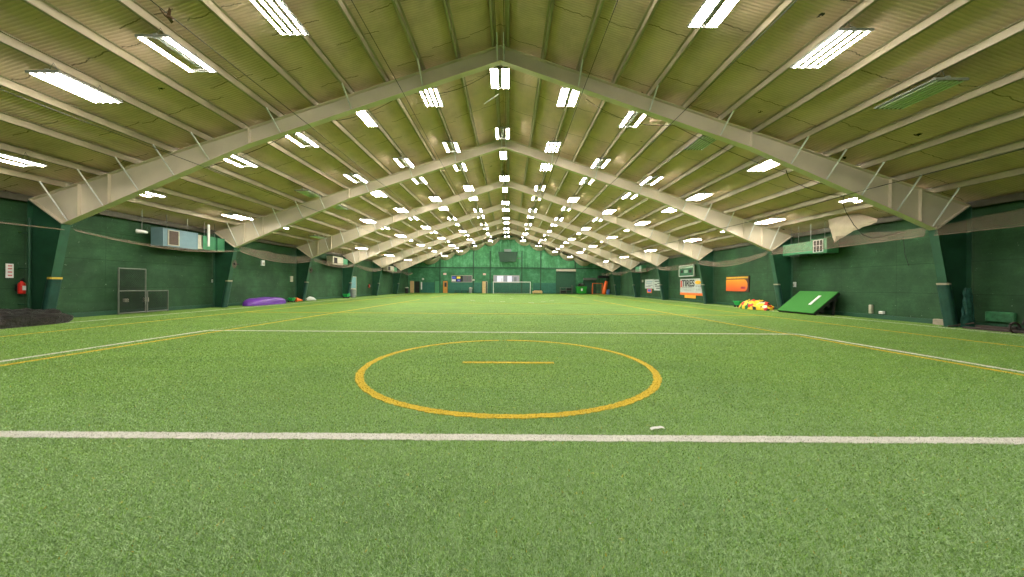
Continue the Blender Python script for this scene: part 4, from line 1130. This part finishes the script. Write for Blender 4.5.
t = thing('hand_truck', 'dark wheeled hand truck at the right edge of the photo', 'hand truck', (16.4, 10.3, 0))
b = MB(); b.tube([(16.35, 10.35 + .03*math.cos(a), .0) for a in (0, 1)], .01, 4)
b = MB()
for yy in (10.1, 10.5): b.tube([(16.55, yy, .28), (16.72, yy, .62), (16.75, yy, .66)], .03, 6)
b.beam((16.45, 10.3, .14), (16.9, 10.3, .2), .5, .06); b.build('chassis', M['dark'], t)
for yy in (9.98, 10.62):
    b = MB(); b.smooth = False; ring = [(16.5 + .16*math.cos(a*math.pi/10), yy, .18 + .16*math.sin(a*math.pi/10)) for a in range(21)]; b.tube(ring, .035, 6)
    b.tube([(16.5, yy - .04, .18), (16.5, yy + .04, .18)], .05, 8); b.build('wheel', simple('tyre', (.03, .02, .02, 1)), t)
b = MB(); b.smooth = False
b.cbox(17.29, 17.38, 11.15, 11.85, .28, .62, .02)
tag(b.build('utility_box', simple('patch_green', (.03, .15, .06, 1), .6, 0, .5, 6), loc=(17.35, 11.5, .28)), 'shallow green painted box on the near right wall above the boards', 'box')
b = MB(); b.cbox(17.08, 17.30, 12.75, 13.15, 0.0, .22, .02); tag(b.build('foam_block', M['tape_w'], loc=(17.2, 12.95, 0)), 'pale pink foam block against the wall behind the nearest right column', 'block')

# scrap on the turf
b = MB(); p_ = at(657, 430, 3.32)
b.grid(lambda u, v: (p_.x - .07 + .15*u, 3.28 + .05*v + .03*u, .012 + .012*abs(nz(u*6, v*4)) + .01*math.sin(3*u)), 8, 4)
tag(b.build('paper_scrap', M['white'], loc=(p_.x, 3.3, 0)), 'small crumpled white paper scrap beyond the nearest white line', 'litter')
# bird under the roof
c_ = at(168, 17, 7.0)
t = thing('flying_bird', 'small brown bird flying just below the roof at upper left', 'bird', tuple(c_))
b = MB(); b.smooth = True; b.tube([c_ + Vector((.12, 0, -.04)), c_ + Vector((.09, 0, -.02)), c_ + Vector((.0, 0, 0)), c_ + Vector((-.07, 0, .04)), c_ + Vector((-.17, 0, .17))], lambda q: .008 + .03*math.sin(math.pi*min(1, q*1.15 + .02)) if q < .86 else .012, 8)
b.add([c_ + Vector(p) for p in ((.05, 0, .0), (-.03, 0, .02), (.1, -.08, .14), (.12, -.05, .1))], [(0, 1, 2, 3)])
b.add([c_ + Vector(p) for p in ((.05, 0, -.01), (-.04, 0, .01), (-.02, .09, -.07), (.04, .08, -.04))], [(0, 1, 2, 3)])
b.build('body', simple('brown_feather', (.10, .05, .02, 1)), t)
